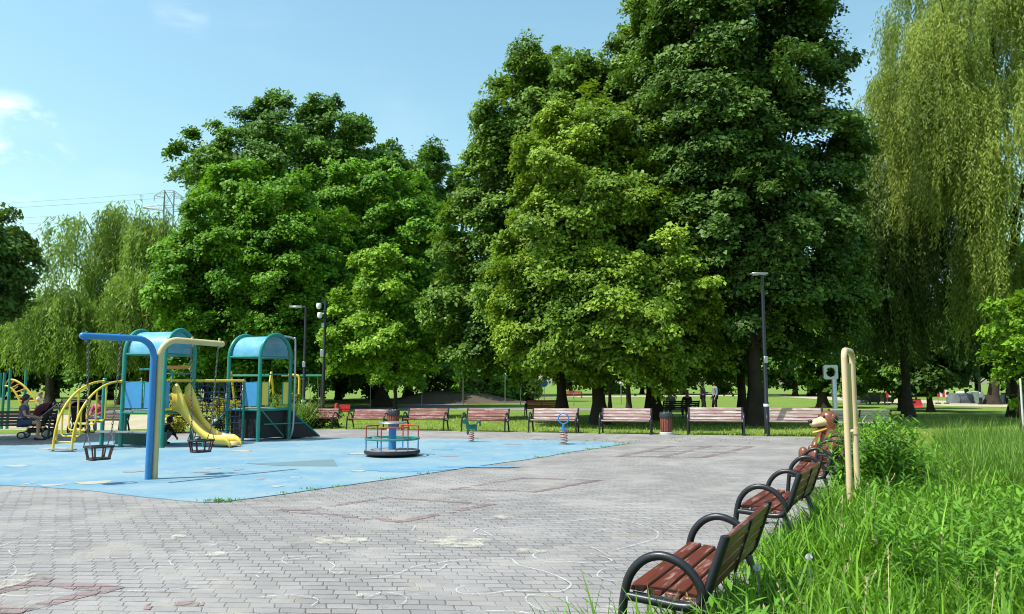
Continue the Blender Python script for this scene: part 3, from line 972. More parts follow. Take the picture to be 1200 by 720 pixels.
for s, off in ((-1, -0.030), (1, 0.030)):
    o3 = Vector((off, 0, 0))
    c = o3 + av * s * la * .725
    zc = .49
    st = MB()
    # bucket: rim, floor and slats
    ux, uy = av, Vector((-av.y, av.x, 0))
    def ringp(hx, hy, z, n=20):
        out = []
        for i in range(n):
            a = 2 * PI * i / n
            ca, sa = math.cos(a), math.sin(a)
            e = 0.5
            out.append(c + ux * hx * math.copysign(abs(ca) ** e, ca) + uy * hy * math.copysign(abs(sa) ** e, sa) + Vector((0, 0, z)))
        return out
    st.tube(ringp(.20, .15, zc + .10), .016, 8, True)
    st.tube(ringp(.15, .115, zc - .09), .018, 8, True)
    fl = ringp(.15, .115, zc - .10)
    st.prism(fl, (0, 0, .02))
    ro = st.build('seat', M['black'], t)
    sl = MB()
    up, dn = ringp(.195, .145, zc + .10, 16), ringp(.15, .115, zc - .09, 16)
    for i in range(0, 16):
        if i % 2 == 0:
            sl.tube([up[i], dn[i]], .014, 6)
    sl.build('seat_bars', M['c_brown_cloth'] if s < 0 else M['maroon'], ro)
    for q, e in ((.5, -.185), (.95, .185)):
        top_p = o3 + av * s * la * q + Vector((0, 0, 2.25))
        bot = c + ux * (e * s) + Vector((0, 0, zc + .30))
        ch = MB()
        L = (top_p - bot).length
        d = (bot - top_p) / L
        side1, side2 = uy, ux
        n = int(L / .045)
        for i in range(n):
            m_ = top_p + d * (i + .5) * L / n
            sd = side1 if i % 2 else side2
            loop = []
            for k in range(8):
                a = 2 * PI * k / 8
                loop.append(m_ + d * (.031 * math.cos(a)) + sd * (.014 * math.sin(a)))
            ch.tube(loop, .0055, 4, True)
        for w_ in (-1, 1):
            ch.tube([bot, c + ux * (e * s) + uy * w_ * .12 + Vector((0, 0, zc + .10))], .008, 5)
        ch.build('chain', M['chain'], t)

# ------------------------------------------------------------------ climbing towers
AN = math.radians(13)
AN2 = math.radians(27)
Uv = Vector((math.cos(AN), -math.sin(AN), 0))
Vv = Vector((math.sin(AN), math.cos(AN), 0))
S = 1.18
F1 = P(189, 524, 19.3); F1.z = 0
F2 = P(302, 518, 21.2); F2.z = 0
t = thing('play_tower', (0, 0, 0.022), 0, 'playground unit of two barrel roofed towers joined by a rope net, with yellow slide', 'play tower')
t.location = F1 + Vector((0, 0, .02))
def L1(p): return p - F1

def tower(F):
    fl, fr, bl, br_ = F - Uv * S, F, F - Uv * S + Vv * S, F + Vv * S
    zs = 2.33
    for s_, base in ((0, fl), (1, fr)):
        hoop = [base, base + Vector((0, 0, zs))]
        for i in range(1, 16):
            a = PI * i / 16
            hoop.append(base + Vv * (S / 2) * (1 - math.cos(a)) + Vector((0, 0, zs + S / 2 * 1.08 * math.sin(a))))
        hoop += [base + Vv * S + Vector((0, 0, zs)), base + Vv * S]
        b = MB().tube([L1(q) for q in hoop], .052, 12)
        for q in (base, base + Vv * S):
            b.lathe([(.08, 0), (.08, .02), (.052, .03)], L1(q), 12)
        b.build('post_hoop', M['teal'], t)
    def rail(a, b, z, q):
        MB().tube([L1(a + Vector((0, 0, z))), L1(b + Vector((0, 0, z)))], q, 8).build('rail', M['teal'], t)
    for base in (fl, bl):
        rail(base, base + Uv * S, zs, .03)
        rail(base, base + Uv * S, .86, .035)
    for base in (fl, fr):
        rail(base, base + Vv * S, .86, .035)
        rail(base, base + Vv * S, zs, .024)
    rail(bl + Uv * .1, bl + Uv * (S - .1), 1.85, .02)
    rf = MB()
    o_, i_ = [], []
    for k in range(33):
        a = PI * k / 32
        rr = (S / 2 - .045) + (0.006 if k % 2 else 0)
        o_.append((-math.cos(a) * rr, math.sin(a) * rr * 1.08 + zs))
        i_.append((-math.cos(a) * (rr - .018), math.sin(a) * (rr - .018) * 1.08 + zs))
    prof = [fl + Vv * (S / 2 + x) + Uv * .05 + Vector((0, 0, z)) for x, z in o_] + [fl + Vv * (S / 2 + x) + Uv * .05 + Vector((0, 0, z)) for x, z in reversed(i_)]
    n = len(prof)
    d = Uv * (S - .1)
    a_ = [L1(q) for q in prof]
    b_ = [L1(q + d) for q in prof]
    fs = [(k, (k + 1) % n, n + (k + 1) % n, n + k) for k in range(n)]
    for k in range(32):
        fs.append((k, k + 1, n - 2 - k, n - 1 - k))
        fs.append((n + k, n + n - 1 - k, n + n - 2 - k, n + k + 1))
    rf.add(a_ + b_, fs)
    rf.build('roof', M['roof'], t, True, 1.2)
    dk = MB()
    dk.prism([L1(q + Vector((0, 0, .87))) for q in (fl + Uv * .03 + Vv * .03, fr - Uv * .03 + Vv * .03, br_ - Uv * .03 - Vv * .03, bl + Uv * .03 - Vv * .03)], (0, 0, .035))
    dk.build('platform', M['deck'], t)
    return fl, fr, bl, br_

def board(name, a, b, z0, z1, mat, th=.02, frame=True):
    d = (b - a).normalized()
    nrm = Vector((d.y, -d.x, 0)) * th
    m = MB()
    m.prism([L1(a + Vector((0, 0, z0))), L1(b + Vector((0, 0, z0))), L1(b + Vector((0, 0, z1))), L1(a + Vector((0, 0, z1)))], L1(nrm + F1))
    o = m.build(name, mat, t, False)
    if frame:
        fm = MB()
        o2 = nrm * .5
        fm.tube([L1(q + o2) for q in (a + Vector((0, 0, z0 - .01)), b + Vector((0, 0, z0 - .01)), b + Vector((0, 0, z1 + .01)), a + Vector((0, 0, z1 + .01)))], .02, 8, True)
        fm.build('panel_frame', M['teal'], o)
    return o

fl1, fr1, bl1, br1 = tower(F1)
# left tower boards
board('blue_panel', fl1 + Uv * .07, fl1 + Uv * .57, .97, 1.62, M['blue_board'])
board('blue_panel', fl1 + Uv * .63, fl1 + Uv * (S - .07), .97, 1.62, M['blue_board'])
board('blue_panel', fr1 + Vv * .06, fr1 + Vv * .2, .97, 1.62, M['blue_board'], frame=False)
board('orange_bar_panel', bl1 + Uv * .2, br1 - Uv * .15, 1.98, 2.06, M['orange'], frame=False)
board('base_panel', fl1 - Uv * .45 + Vv * .35, fl1 + Uv * (S - .1) + Vv * .35, .03, .36, M['dark_green'], frame=False)
board('bench_board', fl1 - Uv * .6 + Vv * .1, fl1 + Uv * (S - .3) + Vv * .1, .36, .40, M['deck'], .3, frame=False)
hb = MB()
hb.tube([L1(q) for q in cr([fl1 + Uv * .05 + Vv * .5 + Vector((0, 0, 1.95)), fl1 + Uv * .85 + Vv * .5 + Vector((0, 0, 1.95)), fl1 + Uv * 1.02 + Vv * .5 + Vector((0, 0, 1.86)), fl1 + Uv * 1.05 + Vv * .5 + Vector((0, 0, 1.62))], 5)], .025, 8)
hb.build('handle_bar', M['teal'], t)
for z, q in ((1.67, .03), (.92, .02)):
    MB().tube([L1(fr1 + Vector((0, 0, z))), L1(br1 + Vector((0, 0, z)))], q, 8).build('yellow_rail', M['yellow'], t)
# low bay with the arched climber
w_ = .56
pb = [fl1 - Uv * w_, fl1 - Uv * w_ + Vv * .8, fl1 + Vv * .8]
for q, h in ((pb[0], 1.70), (pb[1], 1.62)):
    b = MB().tube([L1(q), L1(q + Vector((0, 0, h)))], .05, 12)
    b.ball(L1(q + Vector((0, 0, h))), (.055, .055, .03), 12)
    b.build('post', M['teal'], t)
b = MB()
b.prism([L1(q + Vector((0, 0, .84))) for q in (fl1, pb[0], pb[1], pb[2])], (0, 0, .05))
b.build('platform', M['deck'], t)
b = MB()
b.tube([L1(pb[0] + Vector((0, 0, 1.62))), L1(pb[1] + Vector((0, 0, 1.62)))], .022, 8)
b.tube([L1(pb[1] + Vector((0, 0, 1.62))), L1(pb[2] + Vector((0, 0, 1.62)))], .022, 8)
for k in range(1, 6):
    q = pb[1].lerp(pb[2], k / 6)
    b.tube([L1(q + Vector((0, 0, .88))), L1(q + Vector((0, 0, 1.62)))], .014, 6)
b.build('bar_railing', M['teal'], t)
arcs = []
for q0 in (fl1 - Uv * .02, pb[0] + Uv * .02):
    pts = []
    for k in range(15):
        a = PI / 2 * k / 14
        pts.append(q0 - Vv * (1.38 * math.sin(a) + .06) - Uv * (.10 * math.sin(a)) + Vector((0, 0, .02 + 1.62 * math.cos(a) ** 0.86 if k < 14 else 0.0)))
    arcs.append(pts)
    b = MB().tube([L1(q) for q in pts], .027, 10)
    b.ball(L1(pts[0]), .042, 10)
    b.build('climber_arch', M['yellow'], t)
for k, dz in ((3, .88), (5, .82), (7, .75), (9, .62), (11, .43)):
    a, c_ = arcs[0][k], arcs[1][k]
    zb = max(.10, a.z - dz)
    b = MB()
    b.tube([L1(q) for q in (a, a + Vector((0, 0, zb + .05 - a.z)), a.lerp(c_, .1) + Vector((0, 0, zb - a.z)), c_.lerp(a, .1) + Vector((0, 0, zb - c_.z)), c_ + Vector((0, 0, zb + .05 - c_.z)), c_)], .021, 8)
    b.build('climber_rung', M['yellow'], t)
b = MB()
b.box(L1(arcs[0][-1].lerp(arcs[1][-1], .5) + Vector((0, 0, .05))), (.68, .16, .03), rz=-AN)
b.build('climber_foot_plate', M['deck'], t)
# slide: down along Uv from the arch face
s0 = fr1 + Vv * (S * .5) + Vector((0, 0, .93))
prof = [(0.0, .93), (.16, .92), (.32, .80), (.56, .56), (.82, .33), (1.02, .20), (1.20, .145), (1.47, .135), (1.62, .12), (1.69, .05)]
cen = cr([(F1 + Vv * (S * .5) + Uv * x + Vector((0, 0, z))) for x, z in prof], 5)
hw = .225
ch_ = MB()
ch_.strip_solid([L1(q - Vv * hw) for q in cen], [L1(q + Vv * hw) for q in cen])
o = ch_.build('slide_chute', M['chute'], t)
sm = o.modifiers.new('thickness', 'SOLIDIFY'); sm.thickness = .02; sm.offset = -1
for s_ in (-1, 1):
    wl = MB()
    top = []
    n = len(cen)
    for i, q in enumerate(cen):
        x = (q - F1 - Vv * (S * .5)).dot(Uv)
        h = .20 + max(0, .48 * (1 - abs(x - .12) / .42)) if x < .55 else .17
        if x > 1.46: h = max(.03, .17 - (x - 1.46) * .5)
        top.append(q + Vector((0, 0, h)) + Vv * s_ * (hw + .035))
    lo = [q + Vv * s_ * hw - Vector((0, 0, .05)) for q in cen]
    wl.strip_solid([L1(q) for q in top], [L1(q) for q in lo])
    wo_ = wl.build('slide_side', M['yellow_gfk'], t)
    sm = wo_.modifiers.new('thickness', 'SOLIDIFY'); sm.thickness = .05; sm.offset = 0
for s_ in (-.2, .2):
    MB().tube([L1(cen[22] + Vv * s_), L1(Vector((cen[22].x, cen[22].y, 0)) + Vv * s_)], .025, 8).build('slide_leg', M['teal'], t)
# rope bridge between the towers
U1, V1 = Uv, Vv
Uv = Vector((math.cos(AN2), -math.sin(AN2), 0))
Vv = Vector((math.sin(AN2), math.cos(AN2), 0))
fl2, fr2, bl2, br2 = tower(F2)
m2 = fl2 + Uv * (S * .52)
b = MB().tube([L1(m2), L1(m2 + Vector((0, 0, 1.70)))], .038, 10)
b.build('post', M['teal'], t)
for a, c_ in ((br1, m2), (bl1 + U1 * .5, fl2)):
    MB().tube([L1(a + Vector((0, 0, 1.66))), L1(c_ + Vector((0, 0, 1.66)))], .038, 10).build('bridge_rail', M['yellow'], t)
for a, c_, z1 in ((br1 + Uv * .05, m2, .10), (bl1 + U1 * .55, fl2, .75)):
    net = MB()
    nx, nz = 9, int((1.64 - z1) / .17)
    for i in range(nx):
        q = a.lerp(c_, (i + .4) / nx)
        pts = [q + Vector((0, 0, 1.64 - (1.64 - z1) * k / 8)) + Uv * .03 * math.sin(k * 1.3 + i * 2.1) for k in range(9)]
        net.tube([L1(p_) for p_ in pts], .011, 5)
    for k in range(nz + 1):
        z = 1.56 - k * .17
        pts = [a.lerp(c_, i / 10) + Vector((0, 0, z - .05 * math.sin(PI * i / 10) - .012 * math.sin(i * 2.3 + k))) for i in range(11)]
        net.tube([L1(p_) for p_ in pts], .011, 5)
        for i in range(nx):
            q = a.lerp(c_, (i + .4) / nx)
            net.ball(L1(q + Vector((0, 0, z - .05 * math.sin(PI * (i + .4) / nx)))), .017, 6)
    net.build('rope_net', M['rope'], t)
b = MB()
b.tube([L1(fl2 + Vector((0, 0, .84))), L1(fl2 - Vv * .95 - Uv * .1 + Vector((0, 0, .05)))], .03, 8)
b.build('brace', M['teal'], t)
# right tower boards, black ramp; black sheets stand in for platform shade
board('blue_panel', m2 + Uv * .04, fr2 - Uv * .06, .97, 1.62, M['blue_board'])
board('yellow_panel', fr2 + Vv * .07, fr2 + Vv * .33, 1.0, 1.62, M['yellow_gfk'])
board('yellow_panel', br2 - Vv * .30, br2 - Vv * .07, 1.0, 1.62, M['yellow_gfk'])
board('shade_sheet', fl2 + Uv * .06 + Vv * .10, fr2 - Uv * .06 + Vv * .10, .08, .83, M['black_ply'], frame=False)
board('shade_sheet', fr2 - Uv * .12 + Vv * .06, br2 - Uv * .12 - Vv * .06, .08, .83, M['black_ply'], frame=False)
rp = MB()
ra, rb2 = br2 + Uv * .0, bl2 + Uv * .1
rd = Vv * .92 + Uv * .34
rp.prism([L1(q) for q in (ra + Vector((0, 0, .84)), ra + Vector((0, 0, .05)), ra + rd + Vector((0, 0, .03)))], -Uv * (S - .1))
ro = rp.build('ramp', M['black_ply'], t, False)
re_ = MB()
for off in (Vector((0, 0, 0)), -Uv * (S - .1)):
    re_.tube([L1(ra + off + Vector((0, 0, .86))), L1(ra + off + rd + Vector((0, 0, .04)))], .024, 8)
re_.tube([L1(ra + Uv * .01 + rd * .45 + Vector((0, 0, .45))), L1(fr2 + Vv * .2 + Vector((0, 0, .47)))], .018, 6)
re_.tube([L1(fr2 + Vv * .12 + Uv * .005 + Vector((0, 0, .84))), L1(br2 - Vv * .2 + Vector((0, 0, .1)))], .018, 6)
re_.build('ramp_edge', M['teal'], ro)
b = MB()
b.tube([L1(q) for q in cr([br2 - Vv * .02 + Uv * .05 + Vector((0, 0, 0)), br2 + Uv * .16 + Vector((0, 0, .5)), br2 + Uv * .16 + Vector((0, 0, 2.65)), br2 + Uv * .12 - Vv * .06 + Vector((0, 0, 2.88)), br2 - Vv * .3 + Uv * .03 + Vector((0, 0, 2.93))], 6)], .03, 10)
b.build('fire_pole', M['galv'], t)

# ------------------------------------------------------------------ roundabout
RB = G(459.5, 535.4); RB.z = .022
t = thing('roundabout', RB, 0, 'low red and green railed roundabout with a blue centre column', 'roundabout')
R0 = .615
MB().lathe([(R0 * .96, .045), (R0, .065), (R0, .10), (R0 * .985, .12), (R0 * .95, .13)], n=44).build('deck_rim', M['iron'], t)
MB().lathe([(.0001, .131), (R0 * .95, .131), (R0 * .95, .132), (.0001, .136)], n=40).build('deck', M['deck'], t)
MB().lathe([(.085, .13), (.085, .70), (.07, .715)], n=20).build('centre_column', M['pole_blue'], t)
MB().lathe([(.30, .70), (.31, .715), (.30, .735), (.05, .755)], n=28).build('turning_plate', M['galv'], t)
N = 6
rot0 = .25
posts_lo, posts_hi = MB(), MB()
for i in range(N):
    a = 2 * PI * i / N + rot0
    x, y = R0 * .93 * math.cos(a), R0 * .93 * math.sin(a)
    b = MB().tube([(x, y, .12), (x, y, .37)], .014, 8); b.build('lower_post', M['pole_blue'], t)
    b = MB().tube([(x, y, .38), (x, y, .63)], .014, 8); b.build('upper_post', M['red'], t)
    if i % 2 == 0:
        pts = [(R0 * .93 * math.cos(a + j), R0 * .93 * math.sin(a + j), .64) for j in np.linspace(-.06, 2 * PI / N + .06, 12)]
        MB().tube(pts, .018, 8).build('hand_rail', M['red'], t)
MB().tube([(R0 * .95 * math.cos(2 * PI * k / 48), R0 * .95 * math.sin(2 * PI * k / 48), .375) for k in range(48)], .024, 8, True).build('middle_ring', M['teal'], t)
b = MB()
for k in range(6):
    a = 2 * PI * k / 6 + rot0 + .3
    b.tube([(.08 * math.cos(a), .08 * math.sin(a), .36), (R0 * .93 * math.cos(a), R0 * .93 * math.sin(a), .37)], .014, 6)
b.build('spoke', M['galv'], t)

# ------------------------------------------------------------------ spring riders
def spring(t, r=.085, h=.30, mat='worn_red', turns=5):
    pts = [(r * math.cos(a), r * math.sin(a), .02 + h * a / (2 * PI * turns)) for a in np.linspace(0, 2 * PI * turns, turns * 14)]
    b = MB().tube(pts, .012, 6); b.build('spring', M[mat], t)
    MB().lathe([(.14, 0), (.14, .015), (.05, .02)], n=18).build('base_plate', M['galv'], t)
p = G(552.5, 519); p.z = .022
t = thing('spring_horse', p, math.radians(8), 'small green horse on a coil spring, facing the towers', 'spring rider')
t.scale = (.82, .82, .95)
spring(t, .085, .27, 'spring_red')
b = MB()
th = .07
def flat(pts, dy):
    m = MB(); m.prism([(x, -dy, z) for x, z in pts], (0, 2 * dy, 0)); return m
body = [(-.15, .33), (-.19, .42), (-.20, .52), (-.25, .515), (-.30, .545), (-.30, .585), (-.26, .625), (-.20, .66), (-.18, .70), (-.155, .665), (-.12, .60), (-.085, .50), (0, .475), (.10, .49), (.155, .51), (.19, .47), (.18, .36), (.165, .29), (.11, .30), (.10, .37), (0, .35), (-.07, .36), (-.09, .22), (-.15, .20), (-.17, .27)]
flat(body, .045).build('body', M['horse_green'], t, False)
MB().tube(cr([(.16, 0, .51), (.22, 0, .58), (.27, 0, .58), (.285, 0, .50), (.28, 0, .44)], 5), [.03] * 20 + [.012], 8).build('tail', M['horse_green'], t)
MB().tube([(-.13, -.16, .55), (-.13, .16, .55)], .014, 8).build('handle', M['iron'], t)
MB().tube([(-.06, -.15, .33), (-.06, .15, .33)], .014, 8).build('foot_rest', M['iron'], t)
MB().box((.02, 0, .485), (.2, .12, .03)).build('saddle', M['dark_green'], t)
p = G(660.5, 522); p.z = .022
t = thing('spring_ring', p, math.radians(-8), 'blue spring rider with a round hoop handle', 'spring rider')
spring(t, .10, .34, 'spring_red')
MB().tube([(.135 * math.cos(a), 0, .67 + .135 * math.sin(a)) for a in np.linspace(0, 2 * PI, 33)[:-1]], .016, 8, True).build('hoop_handle', M['pole_blue'], t)
MB().tube([(0, 0, .53), (0, -.01, .42), (0, .02, .33)], .032, 10).build('stem', M['pole_blue'], t)
MB().box((0, .06, .385), (.17, .30, .04)).build('saddle', M['pole_blue'], t)

# ------------------------------------------------------------------ litter bins
def litter_bin(p, label, bag):
    t = thing('litter_bin', p, .2, label, 'litter bin', 'slatted litter bins')
    MB().lathe([(.21, 0), (.21, .06), (.17, .075)], n=22).build('base', M['concrete'], t)
    for k in range(14):
        a = 2 * PI * k / 14
        m = MB(); m.box((.175 * math.cos(a), .175 * math.sin(a), .32), (.022, .066, .46), rz=a, ch=.004); m.build('slat', M['bin_wood'], t)
    MB().lathe([(.155, .075), (.155, .56), (.15, .56), (.15, .1), (.0001, .09)], n=22).build('drum', M['iron'], t)
    MB().tube([(.185 * math.cos(a), .185 * math.sin(a), .55) for a in np.linspace(0, 2 * PI, 25)[:-1]], .014, 6, True).build('rim', M['iron'], t)
    m = MB()
    n = 40
    prof = []
    vs, fs = [], []
    for j, (r, z) in enumerate(((.195, .50), (.208, .56), (.205, .63), (.19, .69), (.17, .70), (.13, .66))):
        for k in range(n):
            a = 2 * PI * k / n
            q = r + .008 * math.sin(k * 2.4 + j) + random.uniform(-.005, .005)
            vs.append((q * math.cos(a), q * math.sin(a), z + .012 * math.sin(k * 1.7 + j * 2) * (j > 1)))
    for j in range(5):
        for k in range(n):
            fs.append((j * n + k, j * n + (k + 1) % n, (j + 1) * n + (k + 1) % n, (j + 1) * n + k))
    m.add(vs, fs)
    m.build('bag', M['liner'] if bag else M['galv'], t)
    return t
q = G(461, 504.8); q.z = .008
litter_bin(q, 'brown slatted bin with a black bag, seen just above the roundabout', True)
q = G(781, 509.5); q.z = .008
litter_bin(q, 'brown slatted bin with a grey rim between two sunlit far benches', True)

# ------------------------------------------------------------------ lamps and posts
def lamp_post(base, top_z, label, arm, r=.055, cat='street lamp', reach=.39):
    t = thing('street_lamp', base, 0, label, cat, 'park lamps')
    MB().lathe([(.10, 0), (.10, .02), (r * 1.35, .03), (r * 1.35, 1.0), (r, 1.04), (r * .8, top_z - .05), (r * .8, top_z)], n=16).build('pole', M['iron'], t)
    d = Vector(arm)
    m = MB()
    m.tube([(0, 0, top_z - .02), tuple(d * .15 + Vector((0, 0, top_z + .01)))], r * .6, 8)
    m.build('arm', M['iron'], t)
    m = MB()
    c = d * reach + Vector((0, 0, top_z + .015))
    m.box(c, (.52, .26, .06), rz=math.atan2(d.y, d.x), ch=.02)
    h = m.build('lamp_head', M['galv'], t)
    m = MB()
    m.box(c - Vector((0, 0, .034)), (.4, .18, .012), rz=math.atan2(d.y, d.x))
    m.build('lamp_glass', M['white'], h)
    m = MB(); m.box((0, -r - .03, 2.35), (.12, .07, .22)); m.build('junction_box', M['galv'], t)
    m = MB(); m.tube([(0, 0, .9), (0, 0, .98)], r * 1.42, 14); m.build('sticker_band', M['white'], t)
    return t
b0 = G(900.5, 511); 
lamp_post(Vector((b0.x, b0.y + .1, 0)), 5.05, 'tall dark lamp post in front of the big dark tree trunk', (-1, 0, 0), .062, reach=.10)
b0 = P(355.5, 478, 30); b0.z = 0
lamp_post(b0, 4.6, 'dark lamp post with flat head behind the shrubs and right tower', (-1, .1, 0), .06)
b0 = P(378.6, 470, 33); b0.z = 0
t = thing('camera_pole', b0, 0, 'dark pole with white surveillance cameras, right of a lamp post', 'camera pole')
MB().lathe([(.1, 0), (.1, .02), (.07, .04), (.055, 5.1), (.03, 5.15), (.02, 5.5), (.0001, 5.52)], n=14).build('pole', M['iron'], t)
for z, dx in ((4.95, -.25), (4.55, -.2)):
    m = MB(); m.tube([(0, 0, z + .12), (dx, -.1, z + .12)], .025, 6); m.build('bracket', M['iron'], t)
    m = MB(); m.lathe([(.0001, -.16), (.08, -.13), (.11, -.06), (.11, .06), (.09, .1), (.0001, .11)], (dx, -.12, z), 14); m.build('camera_dome', M['white'], t)
m = MB(); m.box((-.07, -.08, 2.9), (.16, .12, .32)); m.build('junction_box', M['galv'], t)
m = MB(); m.box((-.06, -.07, 4.1), (.12, .1, .2)); m.build('junction_box', M['galv'], t)

# silver post with a square plate that has a round hole
b0 = P(979.5, 498, 28); b0.z = 0
t = thing('plate_post', b0, 0, 'thick silver post carrying a square plate with a round opening', 'exercise post')
MB().lathe([(.16, 0), (.16, .02), (.085, .03), (.085, 1.76), (.07, 1.78)], n=18).build('post', M['pale_steel'], t)
m = MB()
sq, hole = [], []
n = 32
for k in range(n):
    a = 2 * PI * (k + .5) / n
    ca, sa = math.cos(a), math.sin(a)
    q = .26 / max(abs(ca), abs(sa))
    sq.append((q * ca, q * sa)); hole.append((.175 * ca, .175 * sa))
vs = [(x, y_, z) for y_ in (-.05, .05) for ring in (sq, hole) for x, z in ring]
fs = []
for k in range(n):
    l = (k + 1) % n
    fs += [(k, l, n + l, n + k), (2 * n + k, 3 * n + k, 3 * n + l, 2 * n + l), (k, 2 * n + k, 2 * n + l, l), (n + k, n + l, 3 * n + l, 3 * n + k)]
m.add([(x - .12, y_, z + 2.02) for x, y_, z in vs], fs)
m.build('plate', M['pale_steel'], t, True, .5)

# tan hoop in the bed
h0, h1 = Vector((3.95, 9.15, 0)), Vector((4.27, 9.66, 0))
t = thing('tan_hoop', h0, 0, 'tall narrow tan tubular hoop standing in the bed behind the benches', 'hoop frame')
H = 2.0
dv = h1 - h0
CRN = .10
pts = [Vector((0, 0, 0)), Vector((0, 0, H - CRN))]
for k in range(1, 6):
    a = PI / 2 * k / 5
    pts.append(dv.normalized() * CRN * (1 - math.cos(a)) + Vector((0, 0, H - CRN + CRN * math.sin(a))))
for k in range(0, 6):
    a = PI / 2 * k / 5
    pts.append(dv - dv.normalized() * CRN * (1 - math.sin(a)) + Vector((0, 0, H - CRN + CRN * math.cos(a))))
pts += [dv]
MB().tube(pts, .035, 14).build('tube_frame', M['tan'], t)
m = MB()
q = dv * .12; q2 = dv * .80
nn = Vector((-dv.y, dv.x, 0)).normalized() * .018
m.prism([q + Vector((0, 0, 1.05)), q2 + Vector((0, 0, 1.05)), q2 + Vector((0, 0, H - .15)), q + Vector((0, 0, H - .15))], nn)
m.build('board', M['olive_board'], t, False)
m = MB()
m.tube([dv + Vector((0, 0, .98)), dv + Vector((0, 0, 1.06))], .046, 12)
m.tube([dv + Vector((-.10, -.02, 1.0)), dv + Vector((0, 0, 1.02))], .022, 8)
m.build('clamp', M['tan'], t)

# ------------------------------------------------------------------ bear figure
BP = A_C + U_ROW * 11.75 + N_ROW * -.24
t = thing('bear_figure', (BP.x, BP.y, .01), math.radians(8), 'glossy brown bear figure with open cream muzzle, at the end of the bench row', 'bear figure')
t.scale = (1.05, 1.05, 1.05)
# local -X is where it looks
def subd(o, n=2):
    s_ = o.modifiers.new('subdivision', 'SUBSURF'); s_.levels = n; s_.render_levels = n
    return o
m = MB()
prof = [(.0001, .0), (.20, .01), (.255, .10), (.27, .22), (.265, .34), (.245, .44), (.215, .52), (.185, .58), (.17, .62), (.168, .68), (.172, .76), (.168, .84), (.150, .91), (.115, .965), (.06, .995), (.0001, 1.0)]
m.lathe(prof, (0, 0, 0), 28)
vs = []
for x, y, z in m.v:
    # the belly leans back, the head comes forward
    vs.append((x * .95 + .07 - .09 * min(1, max(0, (z - .45) / .4)), y * 1.03, z))
m.v = vs
body = m.build('body', M['bear_brown'], t)
def wedge(p0, p1, w0, w1, h0_, h1_, mat, name):
    """rounded snout piece from p0 to p1"""
    p0, p1 = Vector(p0), Vector(p1)
    d = (p1 - p0)
    ux = d.normalized(); uz = Vector((0, 0, 1)); uz = (uz - ux * uz.dot(ux)).normalized(); uy = uz.cross(ux)
    n, k = 18, 9
    vs, fs = [], []
    for j in range(k):
        q = j / (k - 1)
        e = math.sqrt(max(0, 1 - max(0, (q - .72) / .28) ** 2))
        w, h = (w0 + (w1 - w0) * q) * max(e, .02), (h0_ + (h1_ - h0_) * q) * max(e, .02)
        for i in range(n):
            a = 2 * PI * i / n
            vs.append(p0 + d * q + uy * w * math.cos(a) + uz * h * math.sin(a))
    for j in range(k - 1):
        for i in range(n):
            l = (i + 1) % n
            fs.append((j * n + i, j * n + l, (j + 1) * n + l, (j + 1) * n + i))
    fs.append(tuple(range(n))); fs.append(tuple((k - 1) * n + i for i in range(n)))
    o = MB().add(vs, fs).build(name, M[mat], body)
    return o
wedge((-.08, 0, .80), (-.40, 0, .735), .135, .075, .115, .050, 'bear_cream', 'muzzle')
wedge((-.08, 0, .665), (-.345, 0, .575), .11, .07, .05, .028, 'bear_yellow', 'lower_jaw')
wedge((-.06, 0, .70), (-.24, 0, .655), .095, .05, .06, .03, 'maroon', 'mouth')
MB().ball((-.385, 0, .795), (.045, .055, .036), 14).build('nose', M['black'], body)
for s_ in (-1, 1):
    e = MB().ball((.03, s_ * .165, .845), (.075, .035, .105), 16).build('ear', M['bear_brown'], body)
    MB().ball((.03, s_ * .190, .835), (.045, .018, .07), 12).build('inner_ear', M['black'], body)
    MB().ball((-.145, s_ * .085, .885), (.025, .025, .03), 10).build('eye', M['black'], body)
    m = MB(); pts = cr([(.02, s_ * .20, .50), (-.08, s_ * .30, .38), (-.17, s_ * .27, .27), (-.27, s_ * .20, .26)], 5)
    m.tube(pts, [.10 - .04 * i / (len(pts) - 1) for i in range(len(pts))], 14); m.ball(pts[-1], .068, 12); m.build('arm', M['bear_brown'], t)
    m = MB(); pts = cr([(.02, s_ * .16, .13), (-.2, s_ * .20, .12), (-.40, s_ * .22, .11)], 5)
    m.tube(pts, .105, 14); m.ball((-.43, s_ * .22, .15), (.09, .11, .15), 14); m.build('leg', M['bear_brown'], t)
# ------------------------------------------------------------------ trees
def fnoise(p, s, seed):
    r = np.random.default_rng(seed)
    out = np.zeros(len(p))
    for _ in range(4):
        k = unit(r.normal(size=3)) * s * r.uniform(.7, 1.5)
        out += np.sin(p @ k + r.uniform(0, 6.28))
    return out / 4

def sample_lobes(lobes, n, r, lo=.70, hi=1.04, inner=.78):
    L = np.array(lobes, float)
    area = (L[:, 3] * L[:, 4] + L[:, 4] * L[:, 5] + L[:, 3] * L[:, 5])
    pr = area / area.sum()
    pts, nor = [], []
    got = 0
    while got < n:
        m = n * 2
        i = r.choice(len(L), m, p=pr)
        d = unit(r.normal(size=(m, 3)))
        q = lo + (hi - lo) * r.random(m) ** .6
        rad = L[i, 3:6]
        p = L[i, :3] + d * rad * q[:, None]
        ok = np.ones(m, bool)
        for j in range(len(L)):
            e = np.linalg.norm((p - L[j, :3]) / L[j, 3:6], axis=1)
            ok &= (e > inner * .9) | (i == j)
        nn = unit(d / rad)
        pts.append(p[ok]); nor.append(nn[ok]); got += ok.sum()
    return np.concatenate(pts)[:n], np.concatenate(nor)[:n]

